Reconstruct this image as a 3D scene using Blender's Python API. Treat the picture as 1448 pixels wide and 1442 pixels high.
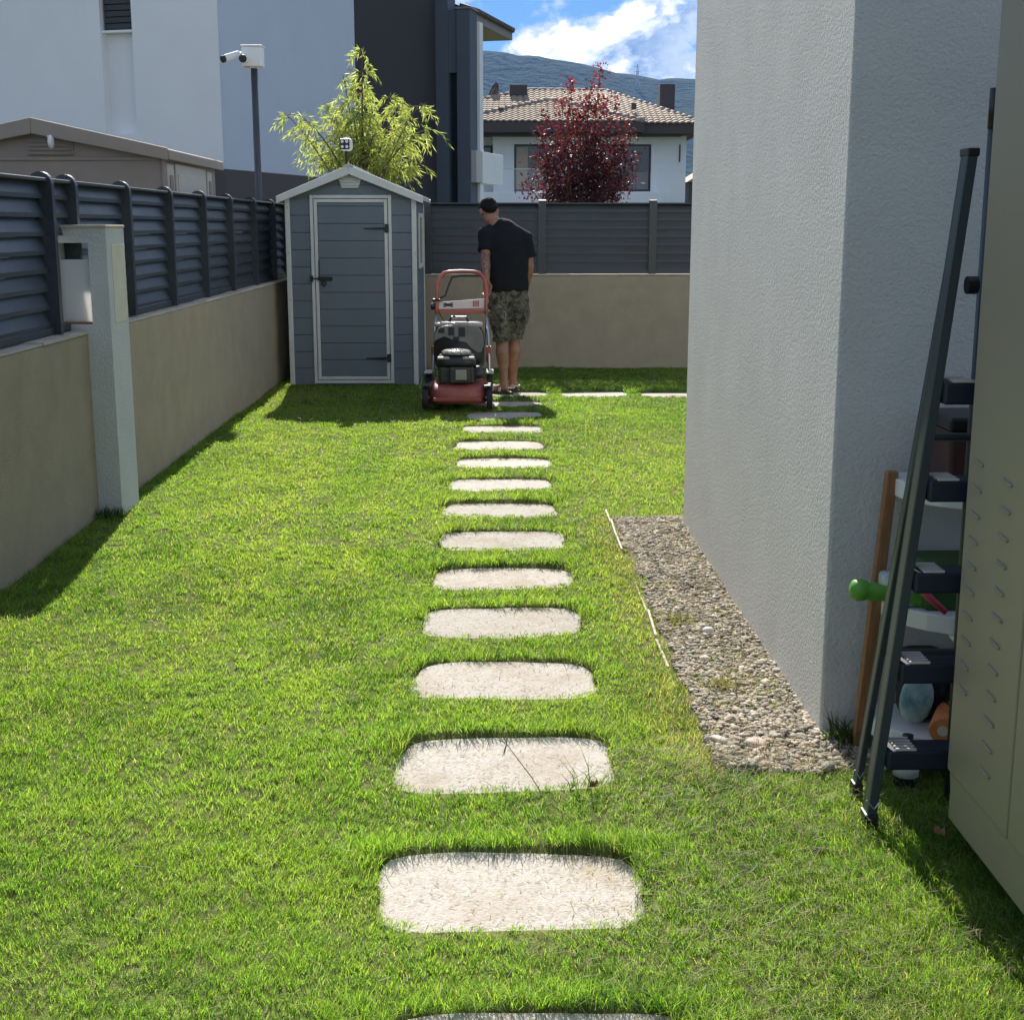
import bpy, bmesh, math, random
import numpy as np
from mathutils import Vector, Matrix, Euler, noise as mnoise
R = math.radians
random.seed(7); rng = np.random.default_rng(11)
scene = bpy.context.scene
for o in list(bpy.data.objects): bpy.data.objects.remove(o)
C = scene.collection

# ------------------------------------------------------------------ camera
CAM_H = 1.44
cam_d = bpy.data.cameras.new('camera'); cam = bpy.data.objects.new('camera', cam_d); C.objects.link(cam)
cam_d.sensor_fit = 'HORIZONTAL'; cam_d.sensor_width = 36; cam_d.lens = 36*1900/1448
cam_d.clip_start = 0.05; cam_d.clip_end = 20000
cam.location = (0, 0, CAM_H)
cam.rotation_euler = (R(90) - math.atan(401/1900), 0, -R(0.856))
scene.camera = cam

# ------------------------------------------------------------------ world, sun, exposure
SUN = Vector((-0.105, 1.25, 1.0)).normalized()          # towards the sun
elev = math.asin(SUN.z); azim = math.atan2(SUN.x, SUN.y)
world = bpy.data.worlds.new('World'); scene.world = world; world.use_nodes = True
wt = world.node_tree; wt.nodes.clear()
def N(t, typ, **kw):
    n = t.nodes.new(typ)
    for k, v in kw.items():
        if k == 'ins':
            for a, b in v.items(): n.inputs[a].default_value = b
        else: setattr(n, k, v)
    return n
def math_node(t, op, a, b=None, c=None, clamp=False):
    n = t.nodes.new('ShaderNodeMath'); n.operation = op; n.use_clamp = clamp
    for i, v in enumerate((a, b, c)):
        if v is None: continue
        if isinstance(v, (int, float)): n.inputs[i].default_value = v
        else: t.links.new(v, n.inputs[i])
    return n.outputs[0]
def mix_col(t, fac, a, b, blend='MIX'):
    n = t.nodes.new('ShaderNodeMix'); n.data_type = 'RGBA'; n.blend_type = blend
    for sock, v in ((n.inputs[0], fac), (n.inputs[6], a), (n.inputs[7], b)):
        if isinstance(v, (int, float)): sock.default_value = v
        elif isinstance(v, tuple): sock.default_value = (v[0], v[1], v[2], 1)
        else: t.links.new(v, sock)
    return n.outputs[2]
def ramp(t, fac, stops, interp='LINEAR'):
    n = t.nodes.new('ShaderNodeValToRGB'); t.links.new(fac, n.inputs[0]); cr = n.color_ramp; cr.interpolation = interp
    while len(cr.elements) < len(stops): cr.elements.new(0.5)
    for e, (p, c) in zip(cr.elements, stops):
        e.position = p; e.color = (c[0], c[1], c[2], 1) if isinstance(c, tuple) else (c, c, c, 1)
    return n.outputs[0]
SKY_STRENGTH = 0.06
sky = N(wt, 'ShaderNodeTexSky', sky_type='NISHITA', sun_disc=False, sun_elevation=elev, sun_rotation=azim, air_density=1.0, dust_density=0.15, ozone_density=1.2)
tc = N(wt, 'ShaderNodeTexCoord')
CLOUD_SEED = 7.7
CLOUD_TURN = -2.4
def cloud_density(offset):
    mp = N(wt, 'ShaderNodeMapping'); mp.inputs['Location'].default_value = offset; mp.inputs['Scale'].default_value = (1, 1, 1.35); mp.inputs['Rotation'].default_value = (0, 0, R(CLOUD_TURN))
    wt.links.new(tc.outputs['Generated'], mp.inputs[0])
    n1 = N(wt, 'ShaderNodeTexNoise', noise_dimensions='4D', ins={'W': CLOUD_SEED, 'Scale': 8.5, 'Detail': 11.0, 'Roughness': 0.58, 'Distortion': 0.35}); wt.links.new(mp.outputs[0], n1.inputs['Vector'])
    n2 = N(wt, 'ShaderNodeTexNoise', noise_dimensions='4D', ins={'W': CLOUD_SEED, 'Scale': 3.0, 'Detail': 2.0}); wt.links.new(mp.outputs[0], n2.inputs['Vector'])
    return math_node(wt, 'ADD', math_node(wt, 'MULTIPLY', n1.outputs[0], 0.55), math_node(wt, 'MULTIPLY', n2.outputs[0], 0.45))
d0 = cloud_density((0, 0, 0)); d1 = cloud_density((0.008, 0, 0.024))
cover = ramp(wt, d0, [(0.485, 0.0), (0.522, 1.0)], 'EASE')
edge = math_node(wt, 'SUBTRACT', d0, d1)
lit = ramp(wt, math_node(wt, 'ADD', math_node(wt, "MULTIPLY", edge, 8.0), 0.30), [(0.30, 0.0), (0.80, 1.0)])
thin = ramp(wt, d0, [(0.505, 1.0), (0.570, 0.0)])
lit2 = math_node(wt, 'MAXIMUM', lit, math_node(wt, "MULTIPLY", thin, 0.42))
ccol = mix_col(wt, lit2, (1.7, 3.3, 6.4), (16.0, 16.0, 15.4))
clear = mix_col(wt, 1.0, sky.outputs[0], (0.34, 0.55, 0.86), 'MULTIPLY')
skyc = mix_col(wt, cover, clear, ccol)
bg = N(wt, 'ShaderNodeBackground', ins={'Strength': SKY_STRENGTH}); wt.links.new(skyc, bg.inputs[0])
wo = N(wt, 'ShaderNodeOutputWorld'); wt.links.new(bg.outputs[0], wo.inputs[0])

sun_d = bpy.data.lights.new('sun', 'SUN'); sun_d.energy = 5.0; sun_d.angle = R(0.53); sun_d.color = (1.0, 0.94, 0.84)
sun = bpy.data.objects.new('sun', sun_d); C.objects.link(sun)
sun.rotation_euler = (-SUN).to_track_quat('-Z', 'Y').to_euler(); sun.location = (-3, 20, 20)
vs = scene.view_settings; vs.view_transform = 'Standard'; vs.look = 'None'; vs.gamma = 1; vs.use_curve_mapping = False
vs.exposure = 0.95
scene.render.engine = 'CYCLES'
scene.cycles.volume_bounces = 0; scene.cycles.max_bounces = 8; scene.cycles.transparent_max_bounces = 8
scene.render.resolution_x = 1024; scene.render.resolution_y = 1019

# ------------------------------------------------------------------ materials
MATS = {}
def mat(name, col, rough=0.6, metal=0.0, var=0.12, vscale=6.0, bump=0.0, bscale=60.0, bdetail=4.0, spec=0.5, dist=0.01, stretch=None, col2=None, stain=0.0):
    """plain painted / plastered surface: base colour with procedural unevenness and fine relief"""
    if name in MATS: return MATS[name]
    m = bpy.data.materials.new(name); m.use_nodes = True; t = m.node_tree; b = t.nodes['Principled BSDF']
    b.inputs['Roughness'].default_value = rough; b.inputs['Metallic'].default_value = metal; b.inputs['Specular IOR Level'].default_value = spec
    geo = N(t, 'ShaderNodeNewGeometry'); vec = geo.outputs['Position']
    if stretch:
        mp = N(t, 'ShaderNodeMapping'); mp.inputs['Scale'].default_value = stretch; t.links.new(vec, mp.inputs[0]); vec = mp.outputs[0]
    n = N(t, 'ShaderNodeTexNoise', ins={'Scale': vscale, 'Detail': 6.0, 'Roughness': 0.6}); t.links.new(vec, n.inputs['Vector'])
    a = tuple(c*(1-var) for c in col); c2 = col2 if col2 else tuple(min(1, c*(1+var)) for c in col)
    base = ramp(t, n.outputs[0], [(0.3, a), (0.7, c2)])
    if stain > 0:
        ns = N(t, 'ShaderNodeTexNoise', ins={'Scale': 1.7, 'Detail': 8.0, 'Roughness': 0.7}); t.links.new(vec, ns.inputs['Vector'])
        base = mix_col(t, math_node(t, 'MULTIPLY', ramp(t, ns.outputs[0], [(0.52, 0.0), (0.72, 1.0)]), stain), base, tuple(c*0.55 for c in col))
    t.links.new(base, b.inputs['Base Color'])
    rr = math_node(t, 'ADD', math_node(t, 'MULTIPLY', n.outputs[0], 0.25), rough-0.125); t.links.new(rr, b.inputs['Roughness'])
    if bump > 0:
        nb = N(t, 'ShaderNodeTexNoise', ins={'Scale': bscale, 'Detail': bdetail, 'Roughness': 0.6}); t.links.new(vec, nb.inputs['Vector'])
        bp = N(t, 'ShaderNodeBump', ins={'Strength': bump, 'Distance': dist}); t.links.new(nb.outputs[0], bp.inputs['Height']); t.links.new(bp.outputs[0], b.inputs['Normal'])
    MATS[name] = m; return m
def leafmat(name, trans=0.5, tint=None, rough=0.45, spec=0.25):
    """leaf: vertex colour gives each leaf its own pigment, half of the light passes through"""
    if name in MATS: return MATS[name]
    m = bpy.data.materials.new(name); m.use_nodes = True; t = m.node_tree; t.nodes.clear()
    at = N(t, 'ShaderNodeAttribute', attribute_name='leafcol')
    p = N(t, 'ShaderNodeBsdfPrincipled', ins={'Roughness': rough, 'Specular IOR Level': spec}); t.links.new(at.outputs[0], p.inputs['Base Color'])
    tr = N(t, 'ShaderNodeBsdfTranslucent')
    tcol = mix_col(t, 1.0, at.outputs[0], tint or (1.6, 1.5, 0.8), 'MULTIPLY'); t.links.new(tcol, tr.inputs[0])
    mx = N(t, 'ShaderNodeMixShader', ins={0: trans}); t.links.new(p.outputs[0], mx.inputs[1]); t.links.new(tr.outputs[0], mx.inputs[2])
    o = N(t, 'ShaderNodeOutputMaterial'); t.links.new(mx.outputs[0], o.inputs[0]); MATS[name] = m; return m
def glassmat(name, col=(0.02, 0.03, 0.035), rough=0.05):
    return mat(name, col, rough=max(rough, 0.13), var=0.05, spec=0.8)

M = dict(
    stucco=mat('white_stucco', (0.535, 0.53, 0.505), 0.9, stain=0.07, var=0.05, vscale=3, bump=0.7, bscale=110, bdetail=4, dist=0.010, spec=0.2),
    tanwall=mat('tan_render', (0.385, 0.325, 0.235), 0.95, var=0.08, vscale=5, bump=0.7, bscale=130, bdetail=5, dist=0.010, spec=0.15, stain=0.16),
    coping=mat('wall_coping', (0.46, 0.41, 0.33), 0.9, var=0.15, bump=0.4, bscale=60),
    fence=mat('anthracite_aluminium', (0.030, 0.038, 0.046), 0.45, var=0.22, vscale=4, spec=0.6),
    shedgrey=mat('grey_resin', (0.135, 0.165, 0.19), 0.6, var=0.06, vscale=8, bump=0.25, bscale=160, dist=0.004, stretch=(1, 1, 0.25)),
    shedtrim=mat('pale_resin_trim', (0.60, 0.61, 0.58), 0.55, var=0.06, vscale=10, stain=0.15),
    shedroof=mat('resin_roof', (0.48, 0.48, 0.46), 0.65, var=0.08),
    black=mat('black_plastic', (0.012, 0.013, 0.015), 0.4, var=0.1),
    blackm=mat('black_metal', (0.02, 0.022, 0.025), 0.35, var=0.1, metal=0.3),
    steel=mat('steel_tube', (0.45, 0.46, 0.47), 0.3, metal=0.8, var=0.1),
    white=mat('white_plastic', (0.72, 0.73, 0.73), 0.4, var=0.04),
    tanresin=mat('tan_resin', (0.275, 0.225, 0.195), 0.65, var=0.07, bump=0.2, bscale=120, dist=0.004),
    tanroof=mat('tan_resin_roof', (0.30, 0.25, 0.215), 0.65, var=0.08),
    greyresin=mat('light_resin', (0.50, 0.47, 0.43), 0.6, var=0.05),
    whitepaint=mat('white_house_paint', (0.83, 0.83, 0.82), 0.9, var=0.03, vscale=1.2, bump=0.2, bscale=40, spec=0.15, stain=0.04),
    sideblue=mat('pale_blue_house_side', (0.54, 0.59, 0.68), 0.9, var=0.03, vscale=1.2, bump=0.2, bscale=40, spec=0.15, stain=0.04),
    darkpaint=mat('charcoal_house_paint', (0.052, 0.050, 0.053), 0.85, var=0.06, vscale=1.5, bump=0.15, bscale=40, spec=0.2),
    greypaint=mat('slate_house_paint', (0.115, 0.135, 0.165), 0.85, var=0.05, vscale=1.5, bump=0.15, bscale=40, spec=0.2),
    brownpaint=mat('brown_plinth', (0.09, 0.08, 0.075), 0.9, var=0.08, bump=0.2, bscale=30),
    soffit=mat('soffit_paint', (0.26, 0.245, 0.235), 0.9, var=0.04),
    fascia=mat('brown_fascia', (0.075, 0.06, 0.055), 0.8, var=0.08),
    tile=mat('roof_tile', (0.33, 0.255, 0.185), 0.85, var=0.35, vscale=3.1, bump=0.2, bscale=25),
    tiledark=mat('dark_roof_tile', (0.09, 0.075, 0.07), 0.8, var=0.2, vscale=4),
    tilecap=mat('ridge_tile', (0.30, 0.24, 0.20), 0.8, var=0.3, vscale=3),
    chimney=mat('chimney_paint', (0.07, 0.06, 0.065), 0.9, var=0.06),
    glass=glassmat('window_glass'), frame=mat('window_frame', (0.03, 0.035, 0.04), 0.5, var=0.1),
    curtain=mat('curtain', (0.45, 0.38, 0.27), 0.9, var=0.15, vscale=14, stretch=(3, 1, 0.2)),
    railglass=None,
    concrete=mat('pillar_render', (0.60, 0.60, 0.57), 0.92, var=0.06, vscale=4, bump=0.8, bscale=95, bdetail=3, dist=0.010, spec=0.2, stain=0.10),
    sandpanel=mat('sand_panel', (0.66, 0.60, 0.47), 0.85, var=0.06, bump=0.3, bscale=90),
    acrylic=None,
    stone=None,
    red=mat('red_paint', (0.25, 0.06, 0.045), 0.45, var=0.15, vscale=12, spec=0.5),
    redtube=mat('red_tube', (0.36, 0.085, 0.055), 0.4, var=0.1, spec=0.6),
    panel=mat('mower_console', (0.62, 0.50, 0.46), 0.4, var=0.06),
    lidgrey=mat('bag_lid_plastic', (0.15, 0.145, 0.14), 0.3, var=0.2, spec=0.7),
    cream=mat('engine_cowl', (0.27, 0.25, 0.225), 0.28, var=0.15, spec=0.8),
    engine=mat('engine_dark', (0.03, 0.03, 0.028), 0.55, var=0.3, vscale=20, bump=0.3, bscale=50),
    muffler=mat('muffler_guard', (0.28, 0.26, 0.24), 0.4, metal=0.6, var=0.2),
    tyre=mat('rubber', (0.015, 0.015, 0.016), 0.8, var=0.2),
    skin=None, camo=None,
    tee=mat('black_cotton', (0.010, 0.011, 0.014), 0.9, var=0.15, vscale=9, bump=0.35, bscale=22, bdetail=2, dist=0.02, spec=0.2),
    hair=mat('dark_hair', (0.010, 0.008, 0.007), 0.8, spec=0.15, var=0.3, vscale=60, bump=0.6, bscale=160, dist=0.006),
    sandal=mat('brown_sandal', (0.045, 0.032, 0.022), 0.7, var=0.2), sandalpale=mat('pale_sandal', (0.45, 0.40, 0.32), 0.7, var=0.15),
    cabinet=mat('olive_cabinet', (0.275, 0.24, 0.17), 0.42, var=0.04, vscale=2, spec=0.45, bump=0.06, bscale=300, dist=0.002),
    rail=mat('ladder_rail', (0.05, 0.065, 0.07), 0.42, var=0.2, vscale=9, metal=0.25, stretch=(1, 1, 0.2)),
    tread=mat('ladder_tread', (0.010, 0.014, 0.030), 0.5, var=0.1),
    wood=mat('brown_wood', (0.25, 0.115, 0.045), 0.6, var=0.25, vscale=20, stretch=(6, 6, 0.6)),
    shelfwhite=mat('white_board', (0.66, 0.66, 0.63), 0.55, var=0.05),
    greendark=mat('dark_green_box', (0.03, 0.09, 0.018), 0.5, var=0.1), green=mat('green_toy', (0.10, 0.30, 0.03), 0.45, var=0.06), pink=mat('pink_toy', (0.42, 0.05, 0.08), 0.45, var=0.06),
    teal=mat('teal_bag', (0.05, 0.33, 0.40), 0.5, var=0.5, vscale=14, col2=(0.55, 0.62, 0.58)),
    orange=mat('orange_toy', (0.62, 0.20, 0.06), 0.5, var=0.25, vscale=30),
    redbox=mat('dull_red_box', (0.18, 0.025, 0.02), 0.6, var=0.15), maroon=mat('maroon_box', (0.06, 0.018, 0.016), 0.6, var=0.2),
    soil=mat('lawn_thatch', (0.13, 0.15, 0.045), 1.0, var=0.5, vscale=26, bump=0.6, bscale=120, dist=0.02, spec=0.1),
    grit=mat('gravel_bed', (0.26, 0.21, 0.14), 1.0, var=0.4, vscale=60, bump=0.8, bscale=140, dist=0.02, spec=0.1),
    field=mat('open_ground', (0.075, 0.085, 0.035), 1.0, var=0.35, vscale=0.4, spec=0.1),
    hill=mat('forested_hill', (0.018, 0.032, 0.014), 1.0, var=0.6, vscale=0.03, spec=0.05, bump=1.0, bscale=0.05, dist=14),
    bark=mat('bark', (0.10, 0.075, 0.055), 0.9, var=0.3, vscale=30, bump=0.5, bscale=60),
    dry=mat('dry_stalk', (0.30, 0.19, 0.09), 0.8, var=0.2), leafbrown=mat('dead_leaf', (0.24, 0.11, 0.05), 0.8, var=0.3, vscale=40),
    pylon=mat('galvanised_lattice', (0.45, 0.46, 0.47), 0.6, var=0.05),
    edging=mat('garden_edging', (0.40, 0.33, 0.25), 0.7, var=0.15),
)
def make_special():
    # stepping stone: pale exposed aggregate with clippings-dark flecks
    m = bpy.data.materials.new('washed_aggregate'); m.use_nodes = True; t = m.node_tree; b = t.nodes['Principled BSDF']
    geo = N(t, 'ShaderNodeNewGeometry'); P = geo.outputs['Position']
    v = N(t, 'ShaderNodeTexVoronoi', ins={'Scale': 130.0}); t.links.new(P, v.inputs['Vector'])
    n = N(t, 'ShaderNodeTexNoise', ins={'Scale': 4.0, 'Detail': 8.0, 'Roughness': 0.7}); t.links.new(P, n.inputs['Vector'])
    c = ramp(t, v.outputs['Color'], [(0.0, (0.295, 0.265, 0.235)), (0.35, (0.43, 0.40, 0.365)), (0.75, (0.485, 0.46, 0.43)), (1.0, (0.38, 0.36, 0.33))])
    c = mix_col(t, ramp(t, n.outputs[0], [(0.47, 0.0), (0.68, 0.65)]), c, (0.32, 0.26, 0.185))
    oi = N(t, 'ShaderNodeObjectInfo'); c = mix_col(t, 1.0, c, ramp(t, oi.outputs['Random'], [(0.0, (0.80, 0.79, 0.76)), (1.0, (1.04, 1.02, 1.0))]), 'MULTIPLY')
    t.links.new(c, b.inputs['Base Color']); b.inputs['Roughness'].default_value = 0.9; b.inputs['Specular IOR Level'].default_value = 0.25
    v2 = N(t, 'ShaderNodeTexVoronoi', ins={'Scale': 130.0}); t.links.new(P, v2.inputs['Vector'])
    n2 = N(t, 'ShaderNodeTexNoise', ins={'Scale': 45.0, 'Detail': 4.0}); t.links.new(P, n2.inputs['Vector'])
    hgt = math_node(t, 'SUBTRACT', n2.outputs[0], v2.outputs['Distance'])
    bp = N(t, 'ShaderNodeBump', ins={'Strength': 0.35, 'Distance': 0.004}); t.links.new(hgt, bp.inputs['Height']); t.links.new(bp.outputs[0], b.inputs['Normal'])
    M['stone'] = m
    # skin with a blotchy tan
    m = bpy.data.materials.new('skin'); m.use_nodes = True; t = m.node_tree; b = t.nodes['Principled BSDF']
    geo = N(t, 'ShaderNodeNewGeometry'); n = N(t, 'ShaderNodeTexNoise', ins={'Scale': 18.0, 'Detail': 4.0}); t.links.new(geo.outputs['Position'], n.inputs['Vector'])
    t.links.new(ramp(t, n.outputs[0], [(0.3, (0.22, 0.105, 0.068)), (0.7, (0.31, 0.16, 0.105))]), b.inputs['Base Color'])
    b.inputs['Roughness'].default_value = 0.5; b.inputs['Subsurface Weight'].default_value = 0.08; b.inputs['Subsurface Radius'].default_value = (0.02, 0.008, 0.004)
    M['skin'] = m
    m = bpy.data.materials.new('tattoo_ink'); m.use_nodes = True; t = m.node_tree; b = t.nodes['Principled BSDF']
    geo = N(t, 'ShaderNodeNewGeometry'); n = N(t, 'ShaderNodeTexNoise', ins={'Scale': 26.0, 'Detail': 5.0, 'Distortion': 1.2}); t.links.new(geo.outputs['Position'], n.inputs['Vector'])
    t.links.new(ramp(t, n.outputs[0], [(0.42, (0.09, 0.07, 0.07)), (0.6, (0.30, 0.16, 0.11))]), b.inputs['Base Color']); b.inputs['Roughness'].default_value = 0.5
    M['ink'] = m
    m = bpy.data.materials.new('camouflage_cotton'); m.use_nodes = True; t = m.node_tree; b = t.nodes['Principled BSDF']
    geo = N(t, 'ShaderNodeNewGeometry'); n = N(t, 'ShaderNodeTexNoise', ins={'Scale': 13.0, 'Detail': 3.5, 'Distortion': 1.6}); t.links.new(geo.outputs['Position'], n.inputs['Vector'])
    c = ramp(t, n.outputs[0], [(0.0, (0.030, 0.030, 0.024)), (0.42, (0.065, 0.065, 0.045)), (0.49, (0.13, 0.12, 0.085)), (0.55, (0.05, 0.055, 0.04)), (0.62, (0.20, 0.18, 0.135))], 'CONSTANT')
    t.links.new(c, b.inputs['Base Color']); b.inputs['Roughness'].default_value = 0.95
    nb = N(t, 'ShaderNodeTexNoise', ins={'Scale': 20.0, 'Detail': 3.0}); t.links.new(geo.outputs['Position'], nb.inputs['Vector'])
    bp = N(t, 'ShaderNodeBump', ins={'Strength': 0.5, 'Distance': 0.025}); t.links.new(nb.outputs[0], bp.inputs['Height']); t.links.new(bp.outputs[0], b.inputs['Normal'])
    M['camo'] = m
    m = bpy.data.materials.new('railing_glass'); m.use_nodes = True; t = m.node_tree; b = t.nodes['Principled BSDF']
    b.inputs['Base Color'].default_value = (0.75, 0.82, 0.84, 1); b.inputs['Roughness'].default_value = 0.03; b.inputs['Alpha'].default_value = 0.10
    M['railglass'] = m
    for nm in ('pebble', 'clod'):
        m = bpy.data.materials.new('river_' + nm); m.use_nodes = True; t = m.node_tree; b = t.nodes['Principled BSDF']
        at = N(t, 'ShaderNodeAttribute', attribute_name='leafcol'); t.links.new(at.outputs[0], b.inputs['Base Color']); b.inputs['Roughness'].default_value = 0.8
        M[nm] = m
make_special()
_m = bpy.data.materials.new('white_acrylic'); _m.use_nodes = True; _t = _m.node_tree; _p = _t.nodes['Principled BSDF']; _p.inputs['Base Color'].default_value = (.8, .8, .79, 1); _p.inputs['Roughness'].default_value = .3
_tr = N(_t, 'ShaderNodeBsdfTranslucent'); _tr.inputs[0].default_value = (.85, .84, .82, 1); _mx = N(_t, 'ShaderNodeMixShader', ins={0: .5}); _t.links.new(_p.outputs[0], _mx.inputs[1]); _t.links.new(_tr.outputs[0], _mx.inputs[2]); _t.links.new(_mx.outputs[0], _t.nodes['Material Output'].inputs[0]); M['acrylic'] = _m
M['grass'] = leafmat('grass_blade', 0.62, (1.75, 1.65, 0.9), 0.5, 0.25)
M['willowleaf'] = leafmat('willow_leaf', 0.6, (1.7, 1.65, 0.9), 0.45, 0.3)
M['plumleaf'] = leafmat('plum_leaf', 0.40, (2.1, 0.75, 0.75), 0.5, 0.3)

# ------------------------------------------------------------------ mesh helpers
ROOT = {}
class MB:
    def __init__(s): s.v = []; s.f = []
    def add(s, vs, fs):
        k = len(s.v); s.v += [tuple(p) for p in vs]; s.f += [tuple(i+k for i in f) for f in fs]; return s
    def box(s, x0, x1, y0, y1, z0, z1, mtx=None):
        vs = [(x, y, z) for z in (z0, z1) for x, y in ((x0, y0), (x1, y0), (x1, y1), (x0, y1))]
        if mtx: vs = [mtx @ Vector(p) for p in vs]
        return s.add(vs, [(3, 2, 1, 0), (4, 5, 6, 7), (0, 1, 5, 4), (1, 2, 6, 5), (2, 3, 7, 6), (3, 0, 4, 7)])
    def prism(s, poly, fn):
        """poly: 2-D outline (ccw); fn(u, v, k) gives the point of end k in {0,1}"""
        n = len(poly); vs = [fn(u, v, 0) for u, v in poly] + [fn(u, v, 1) for u, v in poly]
        fs = [tuple(range(n))[::-1], tuple(range(n, 2*n))] + [(i, (i+1) % n, n+(i+1) % n, n+i) for i in range(n)]
        return s.add(vs, fs)
    def tube(s, pts, rad, n=10, flat=1.0, up=None, caps=True):
        pts = [Vector(p) for p in pts]; rs = rad if isinstance(rad, (list, tuple)) else [rad]*len(pts)
        rings = []; prev = None
        for i, p in enumerate(pts):
            d = (pts[min(i+1, len(pts)-1)] - pts[max(i-1, 0)]).normalized()
            if prev is None:
                ref = Vector(up) if up else (Vector((0, 0, 1)) if abs(d.z) < 0.9 else Vector((1, 0, 0)))
            else: ref = prev
            a = (ref - d*ref.dot(d)).normalized(); b = d.cross(a); prev = a
            r = rs[i]; ra, rb = (r if isinstance(r, (tuple, list)) else (r, r*flat))
            rings.append([p + a*math.cos(2*math.pi*k/n)*ra + b*math.sin(2*math.pi*k/n)*rb for k in range(n)])
        return s.loft(rings, caps)
    def loft(s, rings, caps=True):
        n = len(rings[0]); vs = [p for r in rings for p in r]; fs = []
        for i in range(len(rings)-1):
            for k in range(n):
                fs.append((i*n+k, i*n+(k+1) % n, (i+1)*n+(k+1) % n, (i+1)*n+k))
        if caps: fs += [tuple(range(n))[::-1], tuple(range((len(rings)-1)*n, len(rings)*n))]
        return s.add(vs, fs)
    def lathe(s, prof, center, n=20, axis='z'):
        rings = []
        for r, h in prof:
            ring = []
            for k in range(n):
                a = 2*math.pi*k/n; c, q = r*math.cos(a), r*math.sin(a)
                p = {'z': (c, q, h), 'x': (h, c, q), 'y': (q, h, c)}[axis]; ring.append(Vector(center)+Vector(p))
            rings.append(ring)
        return s.loft(rings)
    def ellipsoid(s, c, r, mtx=None, n=16, m=10):
        rings = []
        for i in range(m+1):
            t = math.pi*(i+0.02*(i == 0)-0.02*(i == m))/m; ring = []
            for k in range(n):
                a = 2*math.pi*k/n; p = Vector((r[0]*math.sin(t)*math.cos(a), r[1]*math.sin(t)*math.sin(a), -r[2]*math.cos(t)))
                if mtx: p = mtx @ p
                ring.append(Vector(c)+p)
            rings.append(ring)
        return s.loft(rings)
    def build(s, name, material, parent=None, smooth=False, bevel=0.0, seg=2, local=False, sub=0):
        me = bpy.data.meshes.new(name)
        off = Vector((0, 0, 0)) if (local or parent is None) else ROOT.get(parent.name, Vector((0, 0, 0)))
        me.from_pydata([tuple(Vector(p)-off) for p in s.v], [], s.f)
        bm = bmesh.new(); bm.from_mesh(me); bmesh.ops.recalc_face_normals(bm, faces=bm.faces); bm.to_mesh(me); bm.free()
        return link(name, me, material, parent, smooth, bevel, seg, off, sub)
def link(name, me, material, parent=None, smooth=False, bevel=0.0, seg=2, off=None, sub=0):
    o = bpy.data.objects.new(name, me); C.objects.link(o)
    if material and not me.materials: me.materials.append(material)
    if smooth:
        me.polygons.foreach_set('use_smooth', [True]*len(me.polygons))
    if parent is not None: o.parent = parent; ROOT[o.name] = off if off is not None else ROOT.get(parent.name, Vector((0, 0, 0)))
    else: ROOT[o.name] = Vector((0, 0, 0))
    if bevel > 0:
        b = o.modifiers.new('edge', 'BEVEL'); b.width = bevel; b.segments = seg; b.limit_method = 'ANGLE'; b.angle_limit = R(40)
    if sub: 
        q = o.modifiers.new('sub', 'SUBSURF'); q.levels = sub; q.render_levels = sub
    return o
def tag(o, label, cat, group=None):
    o['label'] = label; o['category'] = cat
    if group: o['group'] = group
    return o
def struct(o, kind='structure'): o['kind'] = kind; return o
def thing(name, label, cat, loc=(0, 0, 0), rotz=0.0, group=None):
    o = bpy.data.objects.new(name, None); o.empty_display_size = 0.2; C.objects.link(o); o.location = loc; o.rotation_euler = (0, 0, rotz)
    ROOT[o.name] = Vector(loc); return tag(o, label, cat, group)
def piece(name, me, material, parent, loc, rot=(0, 0, 0)):
    """alike piece sharing its mesh; loc in the parent's space"""
    o = bpy.data.objects.new(name, me); C.objects.link(o); o.parent = parent; o.location = loc; o.rotation_euler = rot
    if material and not me.materials: me.materials.append(material)
    ROOT[o.name] = ROOT.get(parent.name, Vector((0, 0, 0))) + Vector(loc); return o
def box_mesh(name, sx, sy, sz, bevel=0.0):
    bm = bmesh.new(); bmesh.ops.create_cube(bm, size=1.0); bmesh.ops.scale(bm, vec=(sx, sy, sz), verts=bm.verts)
    if bevel > 0: bmesh.ops.bevel(bm, geom=list(bm.edges), offset=bevel, segments=1, affect='EDGES')
    me = bpy.data.meshes.new(name); bm.to_mesh(me); bm.free(); return me
def remeshed(name, mb, voxel, material, parent, smooth_iter=4, disp=None):
    """fuse overlapping lofts into ONE continuous skin"""
    me = bpy.data.meshes.new('tmp'); me.from_pydata([tuple(p) for p in mb.v], [], mb.f)
    bm = bmesh.new(); bm.from_mesh(me); bmesh.ops.recalc_face_normals(bm, faces=bm.faces); bm.to_mesh(me); bm.free()
    o = bpy.data.objects.new('tmp', me); C.objects.link(o)
    r = o.modifiers.new('r', 'REMESH'); r.mode = 'VOXEL'; r.voxel_size = voxel; r.use_smooth_shade = True
    if smooth_iter: q = o.modifiers.new('s', 'SMOOTH'); q.iterations = smooth_iter; q.factor = 0.5
    dg = bpy.context.evaluated_depsgraph_get(); out = bpy.data.meshes.new_from_object(o.evaluated_get(dg))
    bpy.data.objects.remove(o); out.name = name
    if disp:
        for v in out.vertices: v.co = disp(v.co.copy(), v.normal.copy())
    out.materials.clear()
    return link(name, out, material, parent, smooth=True)
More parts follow.
